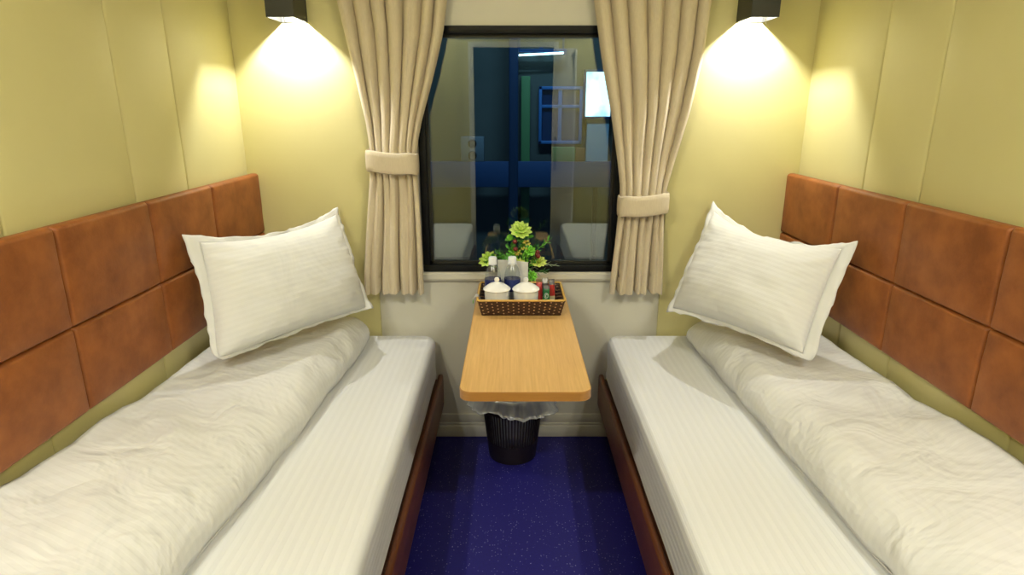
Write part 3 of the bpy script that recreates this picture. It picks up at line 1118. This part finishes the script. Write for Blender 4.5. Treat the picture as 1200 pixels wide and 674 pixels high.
# ------------------------------------------------------------------ water bottles
def bottle(x, y, h, label):
    z = bz0 + 0.0045
    root = thing('water_bottle', (x, y, z), label, 'bottle', 'water bottles')
    s = h / 0.165
    bm = BM()
    R = 0.0275
    lathe(bm, [(0.0, 0.003), (0.018, 0.0), (0.025, 0.003), (R, 0.010), (R, 0.034), (R - 0.0015, 0.038), (R, 0.042), (R, 0.088 * s), (R - .002, 0.105 * s), (0.022, 0.120 * s),
               (0.0150, 0.133 * s), (0.0118, 0.140 * s), (0.0118, 0.148 * s), (0.0, 0.148 * s)], (x, y, z), 32)
    bmesh.ops.recalc_face_normals(bm, faces=bm.faces)
    obj('body', bm, M['plastic'], root)
    lb = BM()
    lathe(lb, [(R + 0.0004, 0.044), (R + 0.0009, 0.044), (R + 0.0009, 0.085), (R + 0.0004, 0.085), (R + 0.0004, 0.044)], (x, y, z), 32)
    bmesh.ops.recalc_face_normals(lb, faces=lb.faces)
    obj('label', lb, M['blue_label'], root, label='blue wrap label')
    cp = BM()
    lathe(cp, [(0.0120, 0.139 * s), (0.0142, 0.1395 * s), (0.0142, 0.159 * s), (0.0125, 0.1625 * s), (0.0, 0.163 * s)], (x, y, z), 24)
    lathe(cp, [(0.0121, 0.137 * s), (0.0150, 0.137 * s), (0.0150, 0.1385 * s), (0.0121, 0.1385 * s)], (x, y, z), 24)
    obj('cap', cp, M['cap'], root, label='white screw cap')


bottle(-0.0655, -0.250, 0.163, 'clear water bottle with a white cap and blue label behind the left cup')
bottle(0.001, -0.246, 0.163, 'clear water bottle with a white cap and blue label behind the gap between the cups')

# folded white card standing behind the bottles
cd = BM()
sd = 0.0012
def card(i, j):
    xs = [-0.050, 0.0, 0.056]
    y = [-0.2100, -0.2125, -0.2095][i]
    ztop = [0.800, 0.799, 0.791][i]
    return (xs[i], y + (0.004 if j == 1 else 0.0), bz0 + 0.005 if j == 0 else ztop)
F = grid(cd, 3, 2, card)
B = grid(cd, 3, 2, lambda i, j: tuple(Vector(card(i, j)) + Vector((0, sd, 0))), flip=True)
for a, b, c, d in ((F[0][0], F[1][0], B[1][0], B[0][0]), (F[1][0], F[2][0], B[2][0], B[1][0]), (F[0][1], F[1][1], B[1][1], B[0][1]), (F[1][1], F[2][1], B[2][1], B[1][1]),
                   (F[0][0], F[0][1], B[0][1], B[0][0]), (F[2][0], F[2][1], B[2][1], B[2][0])):
    cd.faces.new([a, b, c, d])
bmesh.ops.recalc_face_normals(cd, faces=cd.faces)
tag(obj('paper_card', cd, M['paper'], smooth=0, loc=(0.0, -0.211, bz0 + 0.005)), 'white paper card standing upright behind the two water bottles', 'card')


# ------------------------------------------------------------------ sachets
def sachet(name, c, w, h, lean, yaw, mats, bands, label, emblem=False):
    """stick pack: puffed body with flat crimped ends; bands = [(share of height, material index)]"""
    root = thing(name, c, label, 'sachet', 'drink sachets')
    Rm = Matrix.Rotation(yaw, 4, 'Z') @ Matrix.Rotation(lean, 4, 'X')
    bm = BM()
    nu, nv = 9, 15
    def P(sgn):
        def f(i, j):
            s, t_ = 2 * i / (nu - 1) - 1, j / (nv - 1)
            e = min(1.0, min(t_, 1 - t_) / 0.22)
            e = max(0.0, (e - 0.35) / 0.65)
            d = 0.0062 * math.sqrt(max(0, 1 - s * s)) * math.sqrt(max(0.0, 1 - (1 - e) ** 2)) + 0.0005
            return Vector(c) + Rm @ Vector((s * w / 2, sgn * d, t_ * h))
        return f
    a = grid(bm, nu, nv, P(-1))
    b = grid(bm, nu, nv, P(1), flip=True)
    ra = [a[i][0] for i in range(nu)] + [a[-1][j] for j in range(1, nv)] + [a[i][-1] for i in range(nu - 2, -1, -1)] + [a[0][j] for j in range(nv - 2, 0, -1)]
    rb = [b[i][0] for i in range(nu)] + [b[-1][j] for j in range(1, nv)] + [b[i][-1] for i in range(nu - 2, -1, -1)] + [b[0][j] for j in range(nv - 2, 0, -1)]
    for k in range(len(ra)):
        bm.faces.new([ra[k], rb[k], rb[(k + 1) % len(ra)], ra[(k + 1) % len(ra)]])
    inv = Rm.inverted()
    for f in bm.faces:
        t_ = (inv @ (f.calc_center_median() - Vector(c))).z / h
        for lim, mi in bands:
            if t_ <= lim:
                f.material_index = mi
                break
    bmesh.ops.recalc_face_normals(bm, faces=bm.faces)
    obj('wrapper', bm, mats, root, smooth=60)
    if emblem:
        em = BM()
        # pale oval ring with a small curved stroke inside, as printed on the green packet
        def ringpts(rx, rz, n=24):
            return [Vector(c) + Rm @ Vector((rx * cos(2 * PI * k / n), -0.0069, h * 0.56 + rz * sin(2 * PI * k / n))) for k in range(n)]
        tube(em, ringpts(0.0060, 0.0085), 0.0009, 6, closed=True)
        tube(em, [Vector(c) + Rm @ Vector((0.0022 * cos(a_), -0.0070, h * 0.56 + 0.0045 * sin(a_))) for a_ in [0.6 + 0.45 * q for q in range(11)]], 0.0009, 6)
        obj('emblem', em, M['paper'], root, label='pale oval mark on the green packet')


sz = bz0 + 0.006
sachet('drink_sachet', (0.093, -0.300, sz), 0.020, 0.082, -0.18, 0.10, [M['silver'], M['red'], M['cream_foil']], [(0.22, 2), (0.97, 1), (1.0, 0)], 'red sachet beside the right cup')
sachet('drink_sachet', (0.114, -0.326, sz), 0.022, 0.078, -0.16, -0.08, [M['silver'], M['green_foil'], M['grey_foil']], [(0.16, 0), (0.88, 1), (1.0, 2)], 'green sachet with a pale oval mark, in front of the other sachets', True)
sachet('drink_sachet', (0.112, -0.272, sz), 0.021, 0.090, -0.14, -0.05, [M['silver'], M['grey_foil'], M['cream_foil']], [(0.3, 2), (0.78, 1), (1.0, 0)], 'grey sachet with a silver top standing behind the green one')
sachet('drink_sachet', (0.136, -0.286, sz), 0.021, 0.088, -0.16, 0.16, [M['grey_foil'], M['red'], M['cream_foil']], [(0.36, 2), (0.80, 1), (1.0, 0)], 'red sachet with a dark grey top, nearest the right end of the basket')
sachet('drink_sachet', (0.133, -0.345, sz), 0.022, 0.036, -0.30, 0.35, [M['paper'], M['cream_foil'], M['bright_leaf']], [(0.45, 1), (1.0, 0)], 'short white and cream sachet low in front of the red ones')

# small wrapped white packet poking over the left rim of the basket
pk = thing('paper_packet', (-0.116, -0.352, TZ + 0.001), 'small white wrapped packet with green print hanging over the left basket rim', 'packet')
bm = BM()
pts = [(-0.100, 0.030), (-0.106, 0.052), (-0.1105, 0.0625), (-0.118, 0.0615), (-0.1235, 0.050), (-0.1255, 0.035)]
def PKT(i, j):
    k = [0, 0.12, 0.5, 0.88, 1][i]
    x, z = pts[j]
    return Vector((x - 0.0005 * j, -0.368 + 0.030 * k, TZ + z + 0.003 * sin(PI * k)))
F = grid(bm, 5, len(pts), PKT)
bmesh.ops.solidify(bm, geom=bm.faces[:], thickness=0.003)
bmesh.ops.recalc_face_normals(bm, faces=bm.faces)
obj('wrapper', bm, M['paper'], pk, smooth=60)
bm = box(BM(), (-0.1290, -0.362, TZ + 0.036), (-0.1262, -0.345, TZ + 0.044), 0.0005)
obj('print', bm, M['bright_leaf'], pk, label='green print')

# ------------------------------------------------------------------ succulent arrangement
pl = thing('potted_succulent', (0.030, -0.105, TZ), 'lime green artificial succulent arrangement with dark red berries behind the basket', 'plant')
bm = BM()
lathe(bm, [(0.0, 0.0), (0.036, 0.0), (0.040, 0.004), (0.050, 0.070), (0.052, 0.075), (0.048, 0.076), (0.045, 0.066), (0.0, 0.066)], (0.030, -0.105, TZ + 0.0005), 28)
bmesh.ops.recalc_face_normals(bm, faces=bm.faces)
obj('pot', bm, M['pot'], pl)
ms = BM()
lathe(ms, [(0.0449, 0.067), (0.030, 0.080), (0.0, 0.086)], (0.030, -0.105, TZ + 0.0005), 20)
obj('moss', ms, M['soil'], pl)


def leaf(bm, base, dirv, up, ln, w, th, curl=0.0, n=6, m=5, mat=0, tip=1.2):
    """a solid pointed leaf"""
    d = Vector(dirv).normalized()
    side = d.cross(Vector(up))
    if side.length < 1e-4:
        side = d.cross(Vector((1, 0, 0)))
    side.normalize()
    nn = side.cross(d).normalized()
    rings = []
    for i in range(n + 1):
        t_ = i / n
        prof = (sin(PI * min(1, t_ * 0.92 + 0.06)) ** 0.8) if i < n else 0.03
        c = Vector(base) + d * (ln * t_) + nn * (curl * t_ * t_)
        rw, rt = max(w / 2 * prof, 0.0002), max(th / 2 * prof, 0.0002)
        rings.append([bm.verts.new(c + side * (rw * cos(2 * PI * k / 8)) + nn * (rt * sin(2 * PI * k / 8))) for k in range(8)])
    for A, B in zip(rings, rings[1:]):
        for k in range(8):
            bm.faces.new([A[k], A[(k + 1) % 8], B[(k + 1) % 8], B[k]]).material_index = mat
    bm.faces.new(rings[0][::-1]).material_index = mat
    bm.faces.new(rings[-1]).material_index = mat


def rosette(c, axis, R, mat, layers=4, n0=11, name='rosette', label=None):
    bm = BM()
    ax = Vector(axis).normalized()
    t1 = ax.orthogonal().normalized()
    t2 = ax.cross(t1)
    for L_ in range(layers):
        q = L_ / max(1, layers - 1)
        el = math.radians(lerp(4, 72, q))
        n = max(4, int(round(n0 * (1 - 0.55 * q))))
        for k in range(n):
            a = 2 * PI * (k + 0.5 * (L_ % 2)) / n + 0.1 * L_
            rad = cos(a) * t1 + sin(a) * t2
            d = rad * cos(el) + ax * sin(el)
            ln = R * lerp(1.0, 0.45, q) * random.uniform(0.93, 1.05)
            leaf(bm, Vector(c) + ax * (R * 0.10 * L_) + rad * R * 0.06, d, ax, ln, ln * lerp(0.60, 0.6, q), R * 0.17, curl=R * 0.12)
    return obj(name, bm, mat, pl, smooth=60, label=label)


Y = -0.105
rosette((0.031, Y - 0.02, 0.886), (0.05, -0.62, 0.80), 0.041, M['lime'], 4, 11, label='large lime green rosette at the top')
rosette((-0.086, Y - 0.01, 0.778), (-0.35, -0.55, 0.75), 0.036, M['lime'], 3, 10, label='lime rosette on the left')
rosette((0.094, Y - 0.015, 0.770), (0.12, -0.45, 0.9), 0.032, M['yellow_green'], 3, 11, label='yellow green rosette on the right')
rosette((0.071, Y - 0.045, 0.726), (0.1, -0.9, 0.4), 0.022, M['bright_leaf'], 4, 9, label='small bright green rosette low at the front')
rosette((-0.003, Y - 0.03, 0.792), (-0.2, -0.7, 0.6), 0.024, M['leaf'], 3, 8)
rosette((0.064, Y - 0.03, 0.815), (0.3, -0.6, 0.7), 0.026, M['bright_leaf'], 3, 9)

# round leaves on the left of the stem
bm = BM()
for (x, z, r, dx, dz) in ((-0.003, 0.858, 0.018, -0.75, 0.35), (0.008, 0.868, 0.013, -0.2, 0.8), (0.000, 0.800, 0.013, -0.6, -0.6)):
    leaf(bm, (x + 0.008, Y - 0.020 - 0.01 * random.random(), z), Vector((dx, -0.3, dz)), (0, -1, 0.4), r * 1.6, r * 1.3, 0.003, 0.002)
obj('round_leaves', bm, M['bright_leaf'], pl, smooth=60)
bm = BM()
for q in range(22):
    x, z = random.uniform(-0.006, 0.060), random.uniform(0.775, 0.865)
    leaf(bm, (x, Y - random.uniform(0.0, 0.022), z), Vector((random.uniform(-1.2, 0.3) if x < 0.02 else random.uniform(-.3, 1.2), random.uniform(-0.7, -0.1), random.uniform(-0.5, 0.9))), (0, -1, 0.3), random.uniform(0.020, 0.030), random.uniform(0.010, 0.015), 0.0025, 0.003)
obj('oval_leaves', bm, M['leaf'], pl, smooth=60)

# berries
for x, z in ((0.0100, 0.853), (0.0120, 0.826), (0.0910, 0.815), (0.0925, 0.800), (0.0890, 0.807)):
    bm = BM()
    r = bmesh.ops.create_uvsphere(bm, u_segments=16, v_segments=10, radius=0.0085)
    bmesh.ops.translate(bm, verts=bm.verts, vec=(x, Y - 0.048, z))
    tube(bm, [(x, Y - 0.046, z - 0.004), (x * 0.7 + 0.01, Y - 0.01, z - 0.025)], 0.0012, 6)
    obj('berry', bm, M['berry'], pl, smooth=60, label='dark red berry')

# bud clusters
for (x, z, sc) in ((0.051, 0.842, 1.0), (0.022, 0.808, 1.0), (0.036, 0.770, 0.9), (0.043, 0.822, 0.8)):
    bm = BM()
    for k in range(16):
        a, e = random.uniform(0, 2 * PI), random.uniform(-0.4, 1.2)
        d = Vector((cos(a) * cos(e), -abs(sin(a) * cos(e)) * 0.8 - 0.2, sin(e)))
        leaf(bm, Vector((x, Y - 0.03, z)) + d * 0.006 * sc, d, (0, 0, 1), 0.011 * sc, 0.006 * sc, 0.005 * sc, 0.0, 4)
    obj('bud_cluster', bm, M['orange_bud'], pl, smooth=60, label='yellow orange bud cluster')


def sprig(pts, n, ln, w, mat, name='leaf_sprig', label=None):
    bm = BM()
    P_ = [Vector(p) for p in pts]
    tube(bm, P_, 0.0014, 6)
    for k in range(n):
        t_ = (k + 0.6) / n * (len(P_) - 1)
        i = min(int(t_), len(P_) - 2)
        p = P_[i].lerp(P_[i + 1], t_ - i)
        ax = (P_[i + 1] - P_[i]).normalized()
        o = ax.orthogonal().normalized()
        o = Matrix.Rotation(k * 2.4, 3, ax) @ o
        leaf(bm, p, o * 0.8 + ax * 0.65, ax, ln * random.uniform(0.8, 1.1), w, 0.0022, 0.003, 5)
    leaf(bm, P_[-1], P_[-1] - P_[-2], (0, 0, 1), ln, w, 0.0022, 0, 5)
    obj(name, bm, mat, pl, smooth=60, label=label)


B0 = Vector((0.030, Y, 0.735))
sprig([B0, (0.06, Y - 0.01, 0.79), (0.100, Y - 0.015, 0.825), (0.130, Y - 0.02, 0.852)], 14, 0.022, 0.010, M['leaf'])
sprig([B0, (-0.010, Y - 0.01, 0.765), (-0.040, Y - 0.012, 0.785), (-0.064, Y - 0.012, 0.792)], 12, 0.022, 0.011, M['leaf'])
sprig([B0, (0.075, Y - 0.02, 0.750), (0.120, Y - 0.025, 0.766), (0.155, Y - 0.03, 0.762)], 12, 0.018, 0.004, M['pale_leaf'], label='pale sage sprig')
sprig([B0, (0.025, Y - 0.01, 0.79), (0.022, Y - 0.012, 0.84), (0.028, Y - 0.015, 0.880)], 16, 0.024, 0.012, M['dark_leaf'])
sprig([B0, (0.050, Y - 0.015, 0.775), (0.070, Y - 0.02, 0.80), (0.082, Y - 0.02, 0.830)], 14, 0.024, 0.012, M['dark_leaf'])
sprig([B0, (0.000, Y - 0.015, 0.765), (-0.005, Y - 0.02, 0.795), (-0.012, Y - 0.02, 0.825)], 12, 0.022, 0.013, M['leaf'])
sprig([B0, (0.080, Y - 0.02, 0.735), (0.105, Y - 0.03, 0.738), (0.118, Y - 0.03, 0.742)], 10, 0.020, 0.010, M['dark_leaf'])
sprig([B0, (-0.03, Y - 0.02, 0.745), (-0.06, Y - 0.025, 0.755), (-0.085, Y - 0.02, 0.765)], 12, 0.022, 0.010, M['dark_leaf'])
sprig([B0, (0.035, Y - 0.03, 0.77), (0.040, Y - 0.035, 0.795)], 10, 0.020, 0.011, M['bright_leaf'])

sprig([B0, (0.020, Y - 0.02, 0.765), (0.012, Y - 0.03, 0.790), (0.004, Y - 0.03, 0.812)], 16, 0.022, 0.013, M['bright_leaf'])
sprig([B0, (0.045, Y - 0.02, 0.77), (0.055, Y - 0.03, 0.795), (0.058, Y - 0.03, 0.820)], 16, 0.022, 0.013, M['bright_leaf'])
sprig([B0, (0.060, Y - 0.03, 0.755), (0.078, Y - 0.035, 0.775), (0.084, Y - 0.035, 0.790)], 12, 0.020, 0.012, M['leaf'])
sprig([B0, (0.005, Y - 0.025, 0.755), (-0.012, Y - 0.03, 0.772), (-0.028, Y - 0.03, 0.782)], 12, 0.022, 0.013, M['leaf'])
sprig([B0, (0.030, Y - 0.02, 0.80), (0.040, Y - 0.02, 0.835), (0.046, Y - 0.02, 0.860)], 12, 0.020, 0.011, M['leaf'])
sprig([B0, (-0.02, Y - 0.02, 0.775), (-0.045, Y - 0.02, 0.795), (-0.052, Y - 0.02, 0.806)], 12, 0.022, 0.013, M['dark_leaf'])
sprig([B0, (0.0, Y - 0.02, 0.77), (-0.025, Y - 0.025, 0.792), (-0.040, Y - 0.025, 0.800)], 12, 0.022, 0.013, M['leaf'])
rosette((0.022, Y - 0.04, 0.770), (-0.1, -0.8, 0.5), 0.022, M['yellow_green'], 3, 9)

# ------------------------------------------------------------------ waste bin and its liner
BX, BY = 0.002, -0.135
bn = thing('waste_bin', (BX, BY, 0.0), 'black slotted plastic waste bin on the floor under the table', 'bin')
bh, rb0, rb1 = 0.275, 0.092, 0.122
bm = BM()
nseg = 120


def bring(r, z):
    return [Vector((BX + r * cos(2 * PI * k / nseg), BY + r * sin(2 * PI * k / nseg), z)) for k in range(nseg)]


zs = [0.0, 0.012, 0.075, 0.205, 0.240, bh]
outer = [[bm.verts.new(p) for p in bring(lerp(rb0, rb1, z / bh), z + 0.001)] for z in zs]
inner = [[bm.verts.new(p) for p in bring(lerp(rb0, rb1, z / bh) - 0.003, z + 0.001)] for z in zs]
for j in range(len(zs) - 1):
    for k in range(nseg):
        k2 = (k + 1) % nseg
        slot = (j == 2) and (k % 2 == 0)
        if not slot:
            bm.faces.new([outer[j][k], outer[j][k2], outer[j + 1][k2], outer[j + 1][k]])
            bm.faces.new([inner[j][k2], inner[j][k], inner[j + 1][k], inner[j + 1][k2]])
            if j == 2:
                bm.faces.new([outer[j][k], outer[j + 1][k], inner[j + 1][k], inner[j][k]])
                bm.faces.new([outer[j][k2], inner[j][k2], inner[j + 1][k2], outer[j + 1][k2]])
for k in range(nseg):
    k2 = (k + 1) % nseg
    bm.faces.new([outer[-1][k], outer[-1][k2], inner[-1][k2], inner[-1][k]])
bm.faces.new(outer[0][::-1])
bm.faces.new(inner[1])
bmesh.ops.recalc_face_normals(bm, faces=bm.faces)
obj('body', bm, M['bin'], bn, smooth=30)
rm = BM()
tube(rm, [Vector((BX + (rb1 + 0.001) * cos(2 * PI * k / 48), BY + (rb1 + 0.001) * sin(2 * PI * k / 48), bh)) for k in range(48)], 0.004, 8, closed=True)
obj('rim', rm, M['bin'], bn)

lp = [(0.075, 0.022), (0.086, 0.06), (0.097, 0.12), (0.108, 0.19), (0.1145, 0.255), (0.117, 0.281), (0.123, 0.285), (0.129, 0.279), (0.131, 0.262), (0.1335, 0.245), (0.137, 0.228), (0.140, 0.215)]
bm = BM()
NA = 120


def LP(i, j):
    an = 2 * PI * i / NA
    r, z = lp[j]
    o = max(0.0, (j - 6) / 5.0)
    inn = max(0.0, (4 - j) / 4.0)
    c = Vector((cos(an), sin(an), 0))
    flare = 0.036 * max(0.0, abs(cos(an)) ** 4) * o + 0.012 * o * fbm((cos(an) * 2.2, sin(an) * 2.2, 3.3))
    cr = 0.005 * o * sin(an * 23 + 3 * fbm((cos(an) * 3, sin(an) * 3, z * 9))) + 0.004 * fbm((cos(an) * 9, sin(an) * 9, z * 30)) * (0.35 + o)
    zz = z + o * (0.020 * fbm((cos(an) * 1.6 + 5, sin(an) * 1.6, 0.7)) - 0.016 * cos(an - 0.3)) - 0.004 * (1 - o) * inn
    rr = r + flare + cr * (1 if j > 6 else 0.25) - (0.002 if j < 6 else 0)
    rr = max(rr, lerp(rb0, rb1, min(1, zz / bh)) + 0.006) if j > 6 else rr
    return Vector((BX, BY, zz)) + c * rr


grid(bm, NA, len(lp), LP, cu=True)
bmesh.ops.solidify(bm, geom=bm.faces[:], thickness=0.0004)
tube(bm, [LP(i, 6) + Vector((0, 0, 0.002)) for i in range(NA)], 0.0032, 8, closed=True)
tube(bm, [LP(i, 11) for i in range(NA)], 0.0016, 6, closed=True)
tag(obj('bin_liner', bm, M['bag'], smooth=180, loc=(BX, BY, 0.02)), 'clear crinkled plastic liner bag folded over the rim of the black bin', 'bag')

# ------------------------------------------------------------------ beyond the window (night platform)
YO = 3.0
tag(obj('outside_platform_floor', boxes(((-5, 0.35, -0.35), (5, 3.4, -0.30))), M['platform'], smooth=0), kind='structure')
tag(obj('outside_station_wall', boxes(((-5, 3.1, -0.3), (5, 3.3, 3.4))), M['station'], smooth=0), kind='structure')
tag(obj('outside_canopy_ceiling', boxes(((-5, 0.6, 3.3), (5, 3.3, 3.4))), M['station'], smooth=0), kind='structure')

sw = thing('kiosk_window', (0.405, YO + 0.09, 1.009), 'blue framed four pane window of the dark platform kiosk beyond the glass', 'window')
fr = BM()
x0, x1, z0, z1 = 0.223, 0.586, 1.009, 1.471
for lo, hi in (((x0, YO + .04, z0), (x1, YO + .10, z0 + .025)), ((x0, YO + .04, z1 - .025), (x1, YO + .10, z1)), ((x0, YO + .04, z0), (x0 + .025, YO + .10, z1)), ((x1 - .025, YO + .04, z0), (x1, YO + .10, z1)),
               ((0.385, YO + .05, z0), (0.415, YO + .10, z1)), ((x0, YO + .05, 1.30), (x1, YO + .10, 1.325))):
    box(fr, lo, hi, 0.003)
obj('frame', fr, M['blue_paint'], sw)
for a, b in ((x0 + .02, 0.388), (0.412, x1 - .02)):
    for c, d in ((z0 + .02, 1.303), (1.322, z1 - .02)):
        obj('pane', boxes(((a, YO + .075, c), (b, YO + .085, d))), M['dark_glass'], sw, smooth=0)

lb = thing('light_box', (0.690, YO + 0.05, -0.30), 'glowing pale blue advertising light box seen through the window by the right curtain', 'sign')
bm = BM()
x0, x1, z0, z1 = 0.588, 0.830, 1.215, 1.600
for lo, hi in (((x0, YO, z0), (x1, YO + .09, z0 + .018)), ((x0, YO, z1 - .018), (x1, YO + .09, z1)), ((x0, YO, z0), (x0 + .018, YO + .09, z1)), ((x1 - .018, YO, z0), (x1, YO + .09, z1)), ((x0, YO + .08, z0), (x1, YO + .095, z1))):
    box(bm, lo, hi, 0.002)
obj('casing', bm, M['deep_blue'], lb)
obj('screen', boxes(((x0 + .016, YO + .012, z0 + .016), (x1 - .016, YO + .022, z1 - .016))), M['screen'], lb, smooth=0)
obj('post_panel', boxes(((x0 + .04, YO + .03, 0.80), (x1 - .02, YO + .09, z0))), M['pale_blue'], lb, smooth=0)
obj('foot', box(BM(), (0.70, YO + .04, -0.30), (0.74, YO + .08, 0.80), 0.003), M['black_metal'], lb)

tl = thing('tube_lamp', (0.234, YO, 1.716), 'thin white fluorescent tube lamp glowing beyond the top of the window', 'lamp')
bm = BM()
tube(bm, [(0.055, YO - 0.02, 1.707), (0.412, YO - 0.02, 1.724)], 0.008, 10)
obj('tube', bm, M['tube'], tl)
bm = BM()
box(bm, (0.03, YO - 0.02, 1.730), (0.44, YO + 0.02, 1.755), 0.003)
box(bm, (0.035, YO - 0.03, 1.695), (0.052, YO + 0.0, 1.732), 0.002)
box(bm, (0.415, YO - 0.03, 1.71), (0.432, YO + 0.0, 1.734), 0.002)
box(bm, (0.22, YO - 0.005, 1.75), (0.25, YO + 0.1, 1.77), 0.002)
box(bm, (0.05, YO - 0.008, 1.75), (0.066, YO + 0.008, 3.30), 0.002)
box(bm, (0.404, YO - 0.008, 1.75), (0.420, YO + 0.008, 3.30), 0.002)
obj('batten', bm, M['deep_blue'], tl)

pp = BM()
box(pp, (-0.025, 2.86, -0.30), (0.050, 2.95, 3.3), 0.01)
tag(obj('trim_2', pp, plain('dark navy post', (0.006, 0.03, 0.08), 0.5)), kind='structure')
gp = BM()
box(gp, (0.075, YO + .03, -0.30), (0.150, YO + .09, 1.55), 0.004)
tag(obj('green_board', gp, M['green_paint'], loc=(0.11, YO + .06, -0.30)), 'narrow dull green upright board beside the dark blue post beyond the glass', 'board')
br = BM()
box(br, (-1.2, YO - 0.12, 0.665), (1.2, YO - 0.07, 0.875), 0.006)
rt = thing('barrier', (0, YO - 0.1, -0.30), 'low deep blue barrier board across the dark platform outside the window', 'barrier')
obj('board', br, M['deep_blue'], rt)
for x in (-1.0, 0.0, 1.0):
    obj('post', box(BM(), (x - 0.03, YO - 0.07, -0.30), (x + 0.03, YO - 0.02, 0.86), 0.004), M['deep_blue'], rt)
gb = thing('planter', (0.45, YO, 0.875), 'dull green planter box on the barrier under the kiosk window', 'planter')
obj('box', box(BM(), (0.33, YO - 0.12, 0.876), (0.52, YO - 0.03, 0.99), 0.004), M['green_paint'], gb)
obj('end_board', box(BM(), (0.522, YO - 0.12, 0.876), (0.60, YO - 0.03, 0.985), 0.004), M['terracotta'], gb, label='rust brown end board')
sp = thing('meter_box', (-0.325, YO - 0.12, 0.875), 'pale grey box with two round openings on the barrier beyond the left of the glass', 'box')
obj('casing', box(BM(), (-0.42, YO - 0.12, 0.876), (-0.23, YO - 0.02, 1.075), 0.006), M['grey_box'], sp)
for z in (0.925, 1.02):
    bm = BM()
    lathe(bm, [(0.0, 0.0), (0.032, 0.0), (0.036, 0.004), (0.032, 0.010), (0.024, 0.010), (0.0, 0.006)], (0, 0, 0), 24)
    bmesh.ops.rotate(bm, verts=bm.verts, cent=(0, 0, 0), matrix=Matrix.Rotation(PI / 2, 3, 'X'))
    bmesh.ops.translate(bm, verts=bm.verts, vec=(-0.325, YO - 0.119, z))
    obj('round_opening', bm, M['black_metal'], sp)
lamp_light('platform_fill_light', 'AREA', (0.3, 1.6, 3.25), 45.0, (0.35, 0.65, 1.0), 1.2, sy=0.15)  # unseen bluish fill added to brighten the scene beyond the glass

# ------------------------------------------------------------------ camera and render settings
cam = bpy.data.cameras.new('camera')
cam.sensor_width = 36.0
cam.lens = 720.0 / 1200.0 * 36.0
cam.clip_start = 0.02
co = bpy.data.objects.new('camera', cam)
co.location = (0.0, -2.279, 1.31)
co.rotation_euler = (math.radians(90 - 16.4), 0, 0)
COL.objects.link(co)
S.camera = co

wd = bpy.data.worlds.new('night')
wd.use_nodes = True
wd.node_tree.nodes['Background'].inputs[0].default_value = (0.01, 0.02, 0.05, 1)
wd.node_tree.nodes['Background'].inputs[1].default_value = 0.3
S.world = wd

S.view_settings.view_transform = 'Standard'
S.view_settings.look = 'None'
S.view_settings.gamma = 1.0
S.view_settings.exposure = 0.42
S.view_settings.use_curve_mapping = False
S.cycles.use_denoising = True
S.cycles.max_bounces = 10
S.cycles.transmission_bounces = 12
S.cycles.transparent_max_bounces = 16
S.cycles.sample_clamp_indirect = 4.0
S.cycles.caustics_reflective = False
S.cycles.caustics_refractive = False
